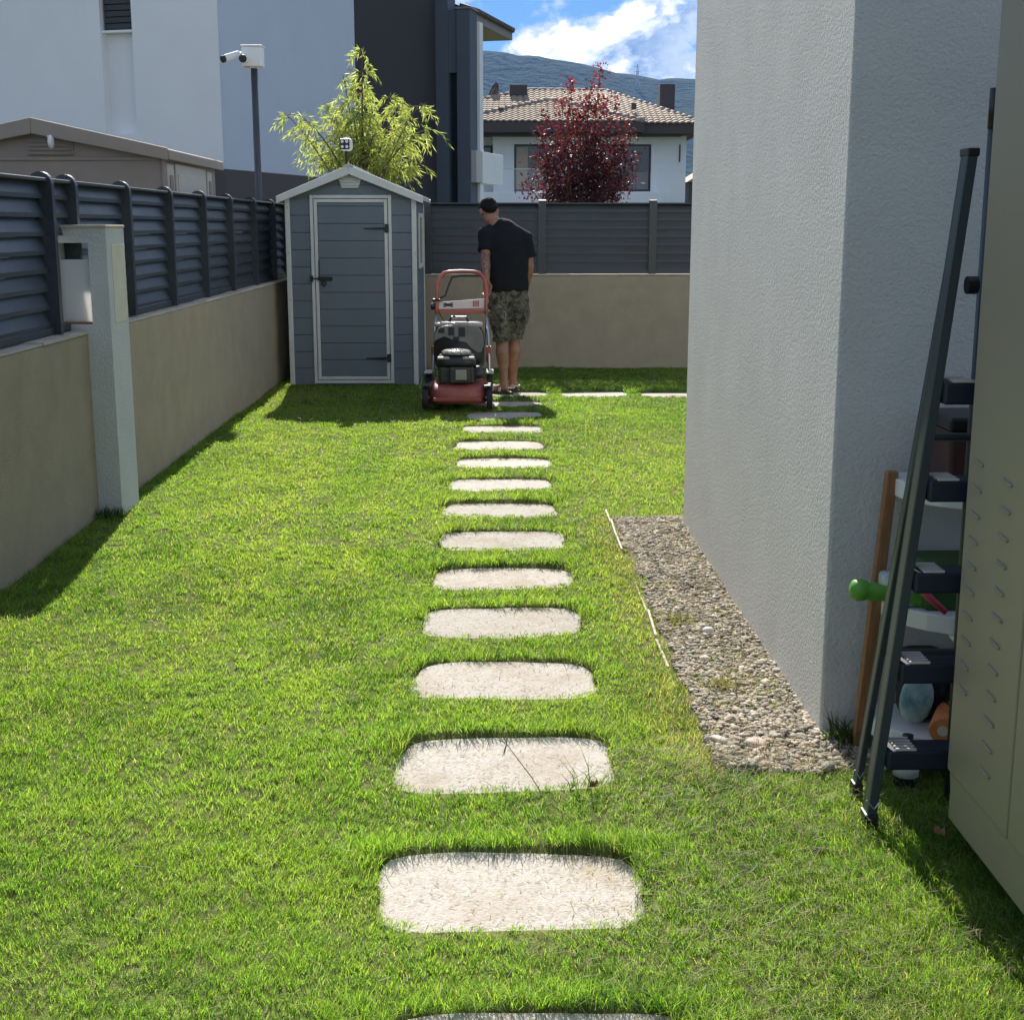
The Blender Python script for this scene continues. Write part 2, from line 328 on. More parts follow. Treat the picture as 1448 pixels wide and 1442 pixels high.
# value noise on arrays
_tab = rng.random((256, 256))
def vnoise(x, y, s, seed=0):
    x = np.asarray(x)*s + seed*17.3 + 500; y = np.asarray(y)*s + seed*31.7 + 500
    xi = np.floor(x).astype(int); yi = np.floor(y).astype(int); fx = x-xi; fy = y-yi; fx = fx*fx*(3-2*fx); fy = fy*fy*(3-2*fy)
    g = lambda a, b: _tab[a & 255, b & 255]
    return (g(xi, yi)*(1-fx)+g(xi+1, yi)*fx)*(1-fy) + (g(xi, yi+1)*(1-fx)+g(xi+1, yi+1)*fx)*fy
def np_mesh(name, verts, quads=None, tris=None, cols=None):
    me = bpy.data.meshes.new(name); nv = len(verts); nq = 0 if quads is None else len(quads); nt = 0 if tris is None else len(tris)
    me.vertices.add(nv); me.vertices.foreach_set('co', verts.astype(np.float32).ravel())
    parts = []; starts = []; k = 0
    if nq: parts.append(quads.ravel()); starts.append(np.arange(nq)*4); k = nq*4
    if nt: parts.append(tris.ravel()); starts.append(k+np.arange(nt)*3)
    li = np.concatenate(parts).astype(np.int32); me.loops.add(len(li)); me.loops.foreach_set('vertex_index', li)
    st = np.concatenate(starts).astype(np.int32); me.polygons.add(len(st)); me.polygons.foreach_set('loop_start', st)
    me.update(calc_edges=True)
    if cols is not None:
        a = me.attributes.new('leafcol', 'FLOAT_COLOR', 'POINT'); c4 = np.ones((nv, 4), np.float32); c4[:, :3] = cols; a.data.foreach_set('color', c4.ravel())
    return me

# ------------------------------------------------------------------ ground, hills
def gz(x, y): return 0.022*(vnoise(x, y, 1.1, 1)-0.5) + 0.012*(vnoise(x, y, 4.0, 2)-0.5)
ST = [(0.07, 2.082), (0.035, 2.744), (0.031, 3.453), (0.035, 4.125), (0.037, 4.80), (0.043, 5.447), (0.048, 6.109), (0.041, 6.828), (0.050, 7.510), (0.075, 8.231), (0.045, 8.888), (0.072, 9.621),
      (0.10, 10.33), (0.12, 11.02), (0.20, 11.80), (0.90, 11.82), (1.62, 11.81)]
ST = [(a_, b_+.011*b_ if 2.2 < b_ < 11.5 else b_) for a_, b_ in ST]
SW, SD = 0.298, 0.192
def stone_field(x, y):
    best = np.full(np.shape(x), 9.0)
    for sx, sy in ST:
        dx, dy = (x-sx)/SW, (y-sy)/SD; best = np.minimum(best, (np.abs(dx)**4.6+np.abs(dy)**4.6)**(1/4.6))
    return best
g = MB(); g.add([(-3900, -90, -0.08), (3900, -90, -0.08), (3900, 4600, -0.08), (-3900, 4600, -0.08)], [(0, 1, 2, 3)])
struct(g.build('ground', M['field']))
xs = np.linspace(-2.05, 4.5, 215); ys = np.linspace(-1.5, 14.02, 500); XX, YY = np.meshgrid(xs, ys)
ZZ = gz(XX, YY) - 0.006 - 0.06*(stone_field(XX, YY) < 1.02); idx = np.arange(XX.size).reshape(XX.shape)
q = np.stack([idx[:-1, :-1], idx[:-1, 1:], idx[1:, 1:], idx[1:, :-1]], -1).reshape(-1, 4)
struct(link('lawn', np_mesh('lawn', np.stack([XX.ravel(), YY.ravel(), ZZ.ravel()], 1), q), M['soil'], smooth=True))
# wooded ridge beyond the roofs
hx = np.linspace(-2600, 2600, 260); hy = np.linspace(1500, 4300, 90); HX, HY = np.meshgrid(hx, hy)
ridge = np.interp(hx, [-2600, -1500, -700, -300, -40, 10, 110, 215, 275, 320, 400, 700, 1300, 2600], [210, 260, 330, 342, 319, 316, 307, 286, 274, 270, 272, 255, 230, 240])
prof = np.interp(hy, [1500, 1750, 2600, 2900, 4300], [-2, 10, 1.0*330, 300, 40])/330.0
HZ = prof[:, None]*ridge[None, :]
bumpy = sum((vnoise(HX, HY, s, k)-0.5)*a for s, a, k in ((0.0022, 60, 3), (0.006, 26, 4), (0.02, 9, 5), (0.05, 7, 6)))
wgt = np.clip(1-np.abs(HY-2600)/500, 0.0, 1); HZ = HZ + bumpy*np.where(prof[:, None] > 0.05, 1, 0)*(1-0.85*wgt) + (vnoise(HX, HY, 0.045, 9)-0.5)*9*wgt
HZ[0, :] = -3
idx = np.arange(HX.size).reshape(HX.shape); q = np.stack([idx[:-1, :-1], idx[:-1, 1:], idx[1:, 1:], idx[1:, :-1]], -1).reshape(-1, 4)
struct(link('hills', np_mesh('hills', np.stack([HX.ravel(), HY.ravel(), HZ.ravel()], 1), q), M['hill'], smooth=True))
# ------------------------------------------------------------------ stepping stones
WORD = ['cut off by the bottom edge of the photo', 'nearest one seen whole', 'second nearest seen whole, weed stalk at its edge', 'third nearest seen whole', 'fourth nearest seen whole', 'fifth nearest seen whole', 'sixth nearest seen whole', 'seventh nearest seen whole', 'eighth nearest seen whole', 'ninth nearest seen whole', 'tenth nearest seen whole', 'last sunny one before the lawnmower',
        'shaded, just right of the mower front wheel', "in the man's shadow beside the mower", "under the man's sandals", 'alone on far lawn, right of the man', 'on far lawn next to house corner']
STP = []
def stone_outline(x, y, i, grow=0.0, n=44):
    rs = random.Random(100+i); ph = [rs.uniform(0, 6.28) for _ in range(4)]; e = rs.uniform(3.6, 6.5); a = rs.uniform(-0.02, 0.02); pts = []
    k1, k2 = rs.uniform(0.0, 0.05), rs.uniform(0, 0.04)
    for k in range(n):
        t = 2*math.pi*k/n; c, s_ = math.cos(t), math.sin(t); r = (abs(c)**e+abs(s_)**e)**(-1/e)
        w = 1 + k1*math.sin(t*2+ph[0])*0.5 + 0.022*math.sin(3*t+ph[1]) + 0.014*math.sin(5*t+ph[3]) + 0.009*math.sin(11*t+ph[2])
        px, py = (SW+grow)*r*c*w, (SD+grow)*r*s_*w*(1+k2*math.sin(t+ph[3]))
        pts.append((x+px*math.cos(a)-py*math.sin(a), y+px*math.sin(a)+py*math.cos(a)))
    return pts
for i, (x, y) in enumerate(ST):
    top = -0.015 + float(gz(np.array([x]), np.array([y]))[0]); out = stone_outline(x, y, i); mb = MB(); rings = []; tlx, tly = random.Random(i).uniform(-.012, .012), random.Random(i+50).uniform(-.02, .02)
    for sc, z in ((1.0, -0.09), (1.0, top-0.008), (0.985, top-0.002), (0.965, top)):
        rings.append([Vector((x+(px-x)*sc, y+(py-y)*sc, z+(tlx*(px-x)+tly*(py-y))*(z > -.08))) for px, py in out])
    mb.loft(rings); o = mb.build('stepping_stone', M['stone']); STP.append(out)
    tag(o, 'pale rough stepping stone, ' + WORD[i], 'stepping stone', 'stepping stones crossing the lawn')

# ------------------------------------------------------------------ garden walls
XW = -2.0
def wall_run(name, label, x0, x1, y0, y1, top, axis):
    t = thing(name, label, 'wall', ((x0+x1)/2, (y0+y1)/2, 0))
    MB().box(x0, x1, y0, y1, -0.1, top-0.012).build('wall_body', M['tanwall'], t, bevel=0.012)
    # uneven thin top coat in short lengths that catches the light
    m = MB(); a, b = (y0, y1) if axis == 'y' else (x0, x1); k = a; rs = random.Random(5)
    while k < b:
        l = min(rs.uniform(0.5, 1.1), b-k); d = rs.uniform(-0.004, 0.004)
        if axis == 'y': m.box(x0+0.01, x1+0.004+d, k, k+l-0.004, top-0.0125, top+d)
        else: m.box(k, k+l-0.004, y0-0.004-d, y1-0.01, top-0.0125, top+d)
        k += l
    m.build('coping', M['coping'], t, bevel=0.004); return t
wall_run('garden_wall', 'low tan rendered wall along the left side of the lawn', XW-0.20, XW, -1.5, 14.2, 0.93, 'y')
wall_run('garden_wall', 'low tan rendered wall across the far end, behind the man', XW+0.003, 5.0, 14.0, 14.2, 0.955, 'x')

# ------------------------------------------------------------------ louvred fences
def slat_mesh(length, axis):
    # one louvre blade: sloping face, drip lip below, return on top; x towards the lawn
    prof = [(-0.022, 0.044), (-0.018, 0.048), (0.014, -0.026), (0.014, -0.046), (0.010, -0.046), (0.010, -0.028)]
    m = MB()
    if axis == 'y': m.prism(prof, lambda u, v, k: (u, (k-0.5)*length, v))
    else: m.prism(prof, lambda u, v, k: ((k-0.5)*length, -u, v))
    me = bpy.data.meshes.new('slat'); me.from_pydata(m.v, [], m.f); bm = bmesh.new(); bm.from_mesh(me); bmesh.ops.recalc_face_normals(bm, faces=bm.faces); bm.to_mesh(me); bm.free(); return me
def post_mesh(axis, h):
    prof = [(-0.055, 0), (0.055, 0), (0.055, h-0.05)] + [(0.055*math.cos(a), h-0.05+0.055*math.sin(a)) for a in [math.pi*k/10 for k in range(1, 10)]] + [(-0.055, h-0.05)]
    m = MB()
    if axis == 'y': m.prism(prof, lambda u, v, k: (u, (k-0.5)*0.042, v))
    else: m.prism(prof, lambda u, v, k: ((k-0.5)*0.075, u*0.9, v))
    me = bpy.data.meshes.new('post'); me.from_pydata(m.v, [], m.f); bm = bmesh.new(); bm.from_mesh(me); bmesh.ops.recalc_face_normals(bm, faces=bm.faces); bm.to_mesh(me); bm.free(); return me
def fence(label, posts, axis, fixed, base, top, ns):
    t = thing('louvre_fence', label, 'fence', (fixed, posts[0], base) if axis == 'y' else (posts[0], fixed, base))
    pm = post_mesh(axis, top-base+0.065); rs = random.Random(3)
    at = (lambda p, z: (0, p-posts[0], z)) if axis == 'y' else (lambda p, z: (p-posts[0], 0, z))
    for p in posts: piece('post', pm, M['fence'], t, at(p, 0))
    pitch = (top-base)/ns
    for a, b in zip(posts[:-1], posts[1:]):
        L = b-a-(0.046 if axis == 'y' else 0.079); sm = slat_mesh(L, axis)
        for k in range(ns):
            tilt = rs.uniform(-0.02, 0.02)
            if b-a < .5 and 0.035+pitch*(k+0.5) < .47: continue          # the lamp pillar stands here
            piece('slat', sm, M['fence'], t, at((a+b)/2, 0.035+pitch*(k+0.5)), (0, tilt, 0) if axis == 'y' else (tilt, 0, 0))
    for a, b in zip(posts[:-1], posts[1:]):
        L = b-a-(0.046 if axis == 'y' else 0.079); me = box_mesh('top_rail', .075 if axis == 'y' else L, L if axis == 'y' else .075, .016, .003)
        piece('top_rail', me, M['fence'], t, at((a+b)/2, top-base+.032))
        piece('bottom_rail', box_mesh('bottom_rail', .05 if axis == 'y' else L, L if axis == 'y' else .05, .034, .003), M['fence'], t, at((a+b)/2, .018))
    return t
fence('dark grey louvred fence on the left wall, beside the lamp pillar', [3.4, 4.43, 5.46, 6.49, 6.86, 7.87, 8.90, 9.94, 10.95, 12.04, 13.07, 13.93], 'y', XW-0.105, 0.935, 1.62, 8)
fence('dark grey louvred fence on the far wall, behind the man', [-1.88, -0.66, 0.52, 1.655, 2.80, 3.95], 'x', 14.09, 0.96, 1.635, 8)

# ------------------------------------------------------------------ lantern pillar
t = thing('lamp_pillar', 'pale rendered square lamp pillar standing against the left wall', 'pillar', (-2.03, 6.89, 0))
px0, px1, py0, py1, ph = -2.19, -1.883, 6.72, 7.05, 1.44
hx0, hx1, hz0, hz1 = -2.125, -1.972, 0.965, 1.36
m = MB(); m.box(px0, px1, py0, py1, -0.08, hz0); m.box(px0, px1, py0, py1, hz1, ph); m.box(px0, hx0, py0, py1, hz0, hz1); m.box(hx1, px1, py0, py1, hz0, hz1)
bm = bmesh.new(); me = bpy.data.meshes.new('pillar_body'); me.from_pydata([tuple(Vector(p)-ROOT[t.name]) for p in m.v], [], m.f); bm.from_mesh(me)
bmesh.ops.remove_doubles(bm, verts=bm.verts, dist=0.0005); bmesh.ops.recalc_face_normals(bm, faces=bm.faces); bm.to_mesh(me); bm.free()
link('pillar_body', me, M['concrete'], t)
MB().box(px0-0.004, px1+0.005, py0-0.005, py1+0.005, ph-0.010, ph+0.006).build('cap', M['coping'], t, bevel=0.004)
MB().box(px1-0.002, px1+0.004, 6.80, 7.035, 0.965, 1.352).build('side_panel', M['sandpanel'], t, bevel=0.003)
lb = MB().box(hx0+0.004, hx1-0.006, py0+0.02, py0+0.028, hz0+0.012, hz0+0.315).build('lamp_panel', M['acrylic'], t, bevel=0.002)
MB().box(hx0+0.003, hx1-0.003, py0+0.004, py0+0.05, hz0+0.0005, hz0+0.0115).build('ledge', M['wood'], t)
MB().box(hx0+0.045, hx1-0.045, py0+0.10, py0+0.17, hz0+0.002, hz0+0.15).build('lamp_socket', M['white'], t, bevel=0.01)

# ------------------------------------------------------------------ grey garden shed
def shed():
    Y0, Y1, XL, XR, XM, EV, RG = 12.45, 13.88, -1.855, -0.690, -1.2725, 1.685, 1.925
    t = thing('garden_shed', 'grey resin shed with pale trim and closed door at lawn end', 'shed', (XM, Y0, 0)); o = Vector(ROOT[t.name])
    MB().prism([(XL+.01, -.05), (XR-.01, -.05), (XR-.01, EV-.01), (XM, RG-.012), (XL+.01, EV-.01)], lambda u, v, k: (u, Y0+.018 if k == 0 else Y1, v)).build('wall', M['shedgrey'], t)
    bp = 0.1535; nb = int(EV/bp)
    # horizontal boards: left and right of the door, above it, and down the right side
    dx0, dx1, dz = -1.640, -0.905, 1.715
    def board(x0, x1, z0, z1, nm='board', par=t, y=Y0):
        me = box_mesh('board', x1-x0, 0.016, z1-z0-0.0025, 0.0045)
        return piece(nm, me, M['shedgrey'], par, Vector(((x0+x1)/2, y+.012, (z0+z1)/2))-ROOT[par.name])
    z = 0.0
    while z < EV-0.02:
        z1 = min(z+bp, EV-0.005)
        board(XL+.015, dx0+.003, z, z1); board(dx1-.003, XR-.015, z, z1)
        me = box_mesh('board', 0.016, Y1-Y0-.06, z1-z-0.0025, 0.0045); piece('board', me, M['shedgrey'], t, Vector((XR-.006, (Y0+Y1)/2, (z+z1)/2))-o)
        z = z1
    m = MB(); zz = EV-0.005; gx = lambda z_: (RG-.014-z_)/(RG-EV)*(XM-XL)     # gable boards
    for z0, z1 in ((max(EV, dz+.004), 1.80), (1.806, 1.90)):
        a, b = gx(z0)-.02, gx(z1)-.02
        me = MB().prism([(-a, z0), (a, z0), (b, z1), (-b, z1)], lambda u, v, k: (XM+u, Y0+.004+k*.014, v)); me.build('board', M['shedgrey'], t)
    for x in (XL+.012, XR-.012):
        c = MB().box(x-.022, x+.022, Y0-.012, Y0+.016, -.02, EV-.004).build('corner_trim', M['shedtrim'], t, bevel=.006)
        for zz in (0.32, 0.78, 1.2, 1.6): MB().lathe([(.007, 0), (.007, -.004), (.003, -.005)], (x+.006, Y0-.012, zz), 8, 'y').build('screw', M['steel'], c)
    MB().box(XR-.004, XR+.010, Y0-.008, Y0+.03, -.02, EV-.01).build('corner_trim', M['shedtrim'], t, bevel=.004)
    MB().box(XR-.012, XR+.012, Y1-.04, Y1+.006, -.02, EV-.01).build('corner_trim', M['shedtrim'], t, bevel=.004)
    # door frame and door
    def frame(x0, x1, z0, z1, w, y0, y1, nm, par):
        m = MB().box(x0, x0+w, y0, y1, z0, z1).box(x1-w, x1, y0, y1, z0, z1).box(x0+w, x1-w, y0, y1, z1-w, z1).box(x0+w, x1-w, y0, y1, z0, z0+w)
        return m.build(nm, M['shedtrim'], par, bevel=.004)
    frame(dx0, dx1, .015, dz, .030, Y0-.010, Y0+.014, 'door_frame', t)
    ix0, ix1, iz0, iz1 = dx0+.036, dx1-.036, .05, dz-.036
    d = MB().box(ix0, ix1, Y0+.004, Y0+.016, iz0, iz1).build('door', M['shedgrey'], t)
    frame(ix0, ix1, iz0, iz1, .030, Y0-.014, Y0+.0035, 'door_edge', d)
    z = iz0+.030
    while z < iz1-.035:
        z1 = min(z+bp, iz1-.030); board(ix0+.030, ix1-.030, z, z1, 'board', d, Y0-.014); z = z1
    for hz in (1.42, 0.25):
        h = MB().prism([(ix1-.02, hz-.010), (ix1-.02, hz+.010), (ix1-.215, hz+.004), (ix1-.215, hz-.004)], lambda u, v, k: (u, Y0-.024+.008*k, v)).build('hinge', M['black'], d, bevel=.002)
        MB().box(ix1-.025, ix1+.012, Y0-.027, Y0-.0145, hz-.038, hz+.038).build('hinge_plate', M['black'], h, bevel=.003)
    l = MB().box(ix0+.022, ix0+.155, Y0-.030, Y0-.0125, 0.955, 0.99).build('latch', M['black'], d, bevel=.004)
    MB().tube([(ix0-.03, Y0-.026, .973), (ix0+.03, Y0-.026, .973)], .007, 8).build('bolt', M['black'], l)
    MB().tube([(ix0+.07, Y0-.03, .955), (ix0+.055, Y0-.034, .925), (ix0+.075, Y0-.034, .905), (ix0+.095, Y0-.034, .925), (ix0+.085, Y0-.03, .955)], .007, 8).build('padlock', M['black'], l)
    MB().box(ix0-.045, ix0-.022, Y0-.026, Y0-.0115, .945, 1.0).build('strike', M['black'], l, bevel=.003)
    MB().box(ix0+.030, ix0+.040, Y0-.022, Y0-.0105, .99, 1.14).build('pull', M['black'], l, bevel=.003)
    # vent
    v = MB().prism([(-.075, 1.775), (.075, 1.775), (.115, 1.885), (-.115, 1.885)], lambda u, w, k: (XM+u, Y0-.012+.018*k, w)).build('vent', M['shedtrim'], t, bevel=.004)
    for k in range(3): MB().box(XM-.075-.007*k, XM+.075+.007*k, Y0-.024, Y0-.0105, 1.797+.026*k, 1.808+.026*k).build('vent_slat', M['shedtrim'], v, bevel=.003)
    # roof: two sheets with battens, pale barge boards in front
    ex = .075; th = .028
    for sgn in (-1, 1):
        hw = (XR-XL)/2+ex; slope = (RG-EV)/((XR-XL)/2); f = lambda u, w: (XM+sgn*u, RG+.012-slope*u+w)
        r = MB().prism([f(0.0, 0), f(hw, 0), f(hw, th), f(0.0, th)], lambda u, w, k: (u, Y0-.055 if k == 0 else Y1+.05, w)).build('roof', M['shedroof'], t)
        MB().prism([f(0.0, -.045), f(hw, -.028), f(hw, th+.008), f(0.0, th+.010)], lambda u, w, k: (u, Y0-.078+k*.0225, w)).build('barge_board', M['shedtrim'], r, bevel=.005)
        for kk in range(1, 7):
            yb = Y0-.05+kk*.22
            MB().prism([f(.02, th-.001), f(hw, th-.001), f(hw, th+.014), f(.02, th+.014)], lambda u, w, k: (u, yb+k*.03, w)).build('batten', M['shedroof'], r)
    MB().prism([(-.04, -.01), (.04, -.01), (.04, .004), (0, .022), (-.04, .004)], lambda u, w, k: (XM+u, Y0-.085 if k == 0 else Y1+.055, RG+.042+w)).build('ridge_cap', M['shedroof'], t)
    # side window
    w = MB().box(XR+.004, XR+.010, Y0+.42, Y0+.98, 1.09, 1.52).build('window', M['glass'], t)
    m = MB()
    for a in ((Y0+.39, Y0+.43, 1.05, 1.56), (Y0+.97, Y0+1.01, 1.05, 1.56), (Y0+.43, Y0+.97, 1.05, 1.09), (Y0+.43, Y0+.97, 1.52, 1.56)): m.box(XR+.003, XR+.022, *a)
    m.build('window_frame', M['shedtrim'], w, bevel=.004)
    MB().box(XL, XR, Y0+.02, Y1, -.03, .02).build('base', M['shedgrey'], t)
    return t
shed()
# solar lamp on the shed ridge
t = thing('solar_lamp', 'small white spotlight with black lenses on the shed ridge', 'lamp', (-1.305, 12.52, 1.97))
MB().tube([(-1.305, 12.52, 1.965), (-1.305, 12.52, 2.10)], .014, 10).build('stem', M['black'], t)
h = MB().box(-1.355, -1.245, 12.47, 12.54, 2.10, 2.21).build('housing', M['white'], t, bevel=.03, seg=3)
MB().box(-1.355, -1.268, 12.455, 12.468, 2.112, 2.205).build('lens_plate', M['black'], h, bevel=.012)
for ax in (-1.333, -1.292):
    for az in (2.135, 2.18): MB().lathe([(.014, 0), (.014, -.006), (.009, -.008)], (ax, 12.455, az), 10, 'y').build('lens', M['white'], h)

# ------------------------------------------------------------------ camera pole
t = thing('camera_pole', 'dark pole carrying a white box and two security cameras behind fence', 'camera pole', (-2.185, 13.0, 0))
MB().tube([(-2.185, 13.0, 0), (-2.185, 13.0, 2.86)], .032, 12).build('pole', M['fence'], t, smooth=True)
b = MB().box(-2.285, -2.10, 12.93, 13.09, 2.875, 3.05).build('junction_box', M['white'], t, bevel=.012)
MB().box(-2.292, -2.093, 12.924, 13.096, 3.05, 3.062).build('box_lid', M['white'], b, bevel=.004)
MB().tube([(-2.2, 13.0, 2.82), (-2.2, 13.0, 2.88)], .02, 10).build('cable_gland', M['white'], b)
c = MB().tube([(-2.30, 12.90, 2.975), (-2.415, 12.80, 2.925)], .034, 14).build('camera_body', M['white'], t, bevel=.004)
MB().tube([(-2.417, 12.798, 2.924), (-2.436, 12.782, 2.916)], .033, 14).build('camera_lens', M['black'], c, bevel=.004)
MB().tube([(-2.31, 12.91, 2.98), (-2.25, 12.95, 2.985)], .016, 10).build('bracket', M['white'], c)
c = MB().tube([(-2.245, 12.93, 2.935), (-2.248, 12.80, 2.925)], .034, 14).build('camera_body', M['white'], t, bevel=.004)
MB().tube([(-2.248, 12.799, 2.925), (-2.249, 12.78, 2.924)], .036, 14).build('camera_lens', M['black'], c, bevel=.005)

# ------------------------------------------------------------------ tan resin shed over the fence
def tan_shed():
    XR_, XM_, XL_, Y0, Y1, EV, RG = -2.362, -3.262, -4.162, 10.0, 11.86, 1.955, 2.135
    t = thing('resin_shed', 'tan resin shed with low gable roof showing above left fence', 'shed', (XM_, Y0, 0))
    MB().prism([(XL_, -.05), (XR_, -.05), (XR_, EV), (XM_, RG), (XL_, EV)], lambda u, v, k: (u, Y0 if k == 0 else Y1, v)).build('wall', M['tanresin'], t)
    MB().box(XL_+.02, XR_-.02, Y0-.012, Y0-.0005, EV-.055, EV-.03).build('gable_rail', M['tanresin'], t, bevel=.004)
    v = MB().box(XM_-.06, XM_+.27, Y0-.010, Y0-.0005, EV-.02, EV+.10).build('vent', M['tanresin'], t, bevel=.003)
    for k in range(4): MB().box(XM_-.05, XM_+.26, Y0-.026, Y0-.0105, EV-.012+.028*k, EV-.001+.028*k).build('vent_slat', M['tanresin'], v, bevel=.003)
    for sgn in (-1, 1):
        hw = .955; sl = (RG-EV)/.9; f = lambda u, w: (XM_+sgn*u, RG+.006-sl*u+w)
        r = MB().prism([f(0, 0), f(hw, 0), f(hw, .03), f(0, .045)], lambda u, w, k: (u, Y0-.06 if k == 0 else Y1+.06, w)).build('roof', M['tanroof'], t, bevel=.006)
        MB().prism([f(0, -.06), f(hw, -.05), f(hw, .036), f(0, .052)], lambda u, w, k: (u, Y0-.085+.0245*k, w)).build('barge_board', M['tanroof'], r, bevel=.006)
        MB().box(XM_+sgn*(hw-.01), XM_+sgn*(hw+.012), Y0-.06, Y1+.06, EV-.05, EV+.022).build('eave_trim', M['tanroof'], r, bevel=.006)
    MB().box(XR_-.01, XR_+.014, Y0-.014, Y0+.07, -.02, EV-.04).build('corner_post', M['tanresin'], t, bevel=.01)
    for a, b in ((Y0+.10, Y0+.30), (Y0+1.50, Y0+1.68)):
        p = MB().box(XR_-.002, XR_+.010, a, b, .2, EV-.07).build('side_panel', M['greyresin'], t, bevel=.004)
        MB().box(XR_+.011, XR_+.018, a+.05, b-.05, .3, EV-.15).build('inset', M['tanresin'], p, bevel=.004)
    d = MB().box(XR_-.002, XR_+.014, Y0+.36, Y0+1.42, .1, EV-.06).build('side_door', M['greyresin'], t, bevel=.006)
    for k in range(9): MB().box(XR_+.0145, XR_+.020, Y0+.40, Y0+1.38, .15+.19*k, .30+.19*k).build('door_board', M['greyresin'], d, bevel=.003)
tan_shed()
t = thing('wall_lamp', 'small white lamp head under the gable of the tan shed', 'lamp', (-3.12, 9.9, 2.02))
MB().tube([(-3.14, 9.91, 2.06), (-3.11, 9.86, 2.05)], .012, 8).build('bracket', M['greyresin'], t)
MB().lathe([(.012, -.012), (.04, -.010), (.052, 0), (.04, .012), (.012, .015)], (-3.105, 9.85, 2.02), 16, 'x').build('lamp_head', M['white'], t, smooth=True)

# ------------------------------------------------------------------ neighbour's house on the left
def neighbour():
    a = R(15.87); C0 = Vector((-3.653, 19.0, 0)); u = Vector((math.sin(a), math.cos(a), 0)); v = Vector((-u.y, u.x, 0))
    H = lambda t_, w, z: C0 + u*t_ + v*w + Vector((0, 0, z))
    t = thing('neighbour_house', 'tall white and charcoal house beyond the fence on the left', 'house', tuple(C0))
    def hb(t0, t1, w0, w1, z0, z1, nm, m_, par=t, bevel=0.0):
        m = MB(); m.add([H(*p) for p in ((t0, w0, z0), (t1, w0, z0), (t1, w1, z0), (t0, w1, z0), (t0, w0, z1), (t1, w0, z1), (t1, w1, z1), (t0, w1, z1))], [(3, 2, 1, 0), (4, 5, 6, 7), (0, 1, 5, 4), (1, 2, 6, 5), (2, 3, 7, 6), (3, 0, 4, 7)])
        return m.build(nm, m_, par, bevel=bevel)
    zp, zt = 2.205, 6.6
    # front wall built round the recessed window strip
    wa, wb = 1.29, 1.775; wz = 2.69
    hb(0, 4.92, 0, wa, zp, zt, 'wall', M['whitepaint']); hb(0, 4.92, wb, 8.5, zp, zt, 'wall', M['whitepaint'])
    hb(0, 4.92, wa, wb, zp, wz, 'wall', M['whitepaint']); hb(0.16, 4.92, wa, wb, wz, zt, 'recess_wall', M['whitepaint'])
    hb(-.004, 4.915, -.022, -.001, zp, zt, 'side_wall', M['sideblue'])  # thin skin colouring the side face bluer and darker than the front wall
    win = hb(0.10, 0.155, wa+.02, wb-.02, 4.07, zt-.05, 'window', M['frame'])
    hb(0.03, 0.155, wa+.002, wb-.002, 4.035, 4.068, 'sill', M['whitepaint'], win, .004)
    for k in range(12): hb(0.075, 0.099, wa+.03, wb-.03, 4.085+.082*k, 4.155+.082*k, 'shutter_slat', M['frame'], win, .006)
    hb(-.03, 4.92, -.03, 8.6, -.05, zp-.004, 'plinth', M['brownpaint'])
    hb(4.92, 9.395, 0.02, 8.5, -.05, zt, 'wall', M['darkpaint'])['label'] = 'charcoal painted wall of the house'
    # projecting slate pier with a tall window slot
    hb(9.40, 9.9, -.24, 0.6, -.05, 6.6, 'pier', M['greypaint']); hb(9.40, 9.9, -.69, -.42, -.05, 5.62, 'pier', M['greypaint'])
    hb(9.38, 9.92, -.72, -.40, 5.621, 5.66, 'pier_cap', M['soffit'])
    hb(9.45, 9.9, -.42, -.24, 4.43, 5.62, 'lintel', M['greypaint'])
    s = hb(9.62, 9.66, -.419, -.241, -.05, 4.425, 'slot_window', M['glass'])
    hb(9.58, 9.62, -.419, -.39, -.05, 4.425, 'slot_frame', M['frame'], s)
    hb(9.905, 10.15, -.745, -.2, -.05, 5.44, 'rear_wall', M['whitepaint'])
    # roof with a wide eave
    EW, T0, T1, EZ = -.62, 9.92, 12.75, 5.45
    hb(T0, T1, EW, 8.9, EZ, EZ+.05, 'soffit', M['soffit']); hb(T0, T1+.03, EW-.035, EW-.001, EZ-.005, EZ+.16, 'fascia', M['soffit']); hb(T1+.001, T1+.035, EW, 8.9, EZ-.005, EZ+.16, 'fascia', M['soffit'])
    m = MB(); m.add([H(T0, EW-.06, EZ+.162), H(T1+.08, EW-.06, EZ+.162), H(T1-2.5, 3.6, 7.4), H(T0, 3.6, 7.4), H(T0, 8.9, EZ+.162), H(T1+.08, 8.9, EZ+.162)], [(0, 1, 2, 3), (3, 2, 5, 4), (1, 5, 2)]); r = m.build('roof', M['tiledark'], t)
    k = T0+.06; m = MB()
    while k < T1+.1:
        m.tube([H(k, EW-.10, EZ+.185), H(k, EW+.3, EZ+.33)], .055, 8); k += .16
    m.build('eave_tiles', M['tiledark'], r, smooth=True)
    hb(-.1, 9.395, .02, 8.5, 6.605, 6.7, 'parapet_cap', M['soffit'])
    p = hb(9.91, 11.56, -.78, -.737, 2.30, 2.93, 'balcony_panel', M['whitepaint'], t, .01); hb(9.46, 9.905, -.80, -.60, 2.30, 2.93, 'balcony_return', M['greyresin'], p, .01)
neighbour()

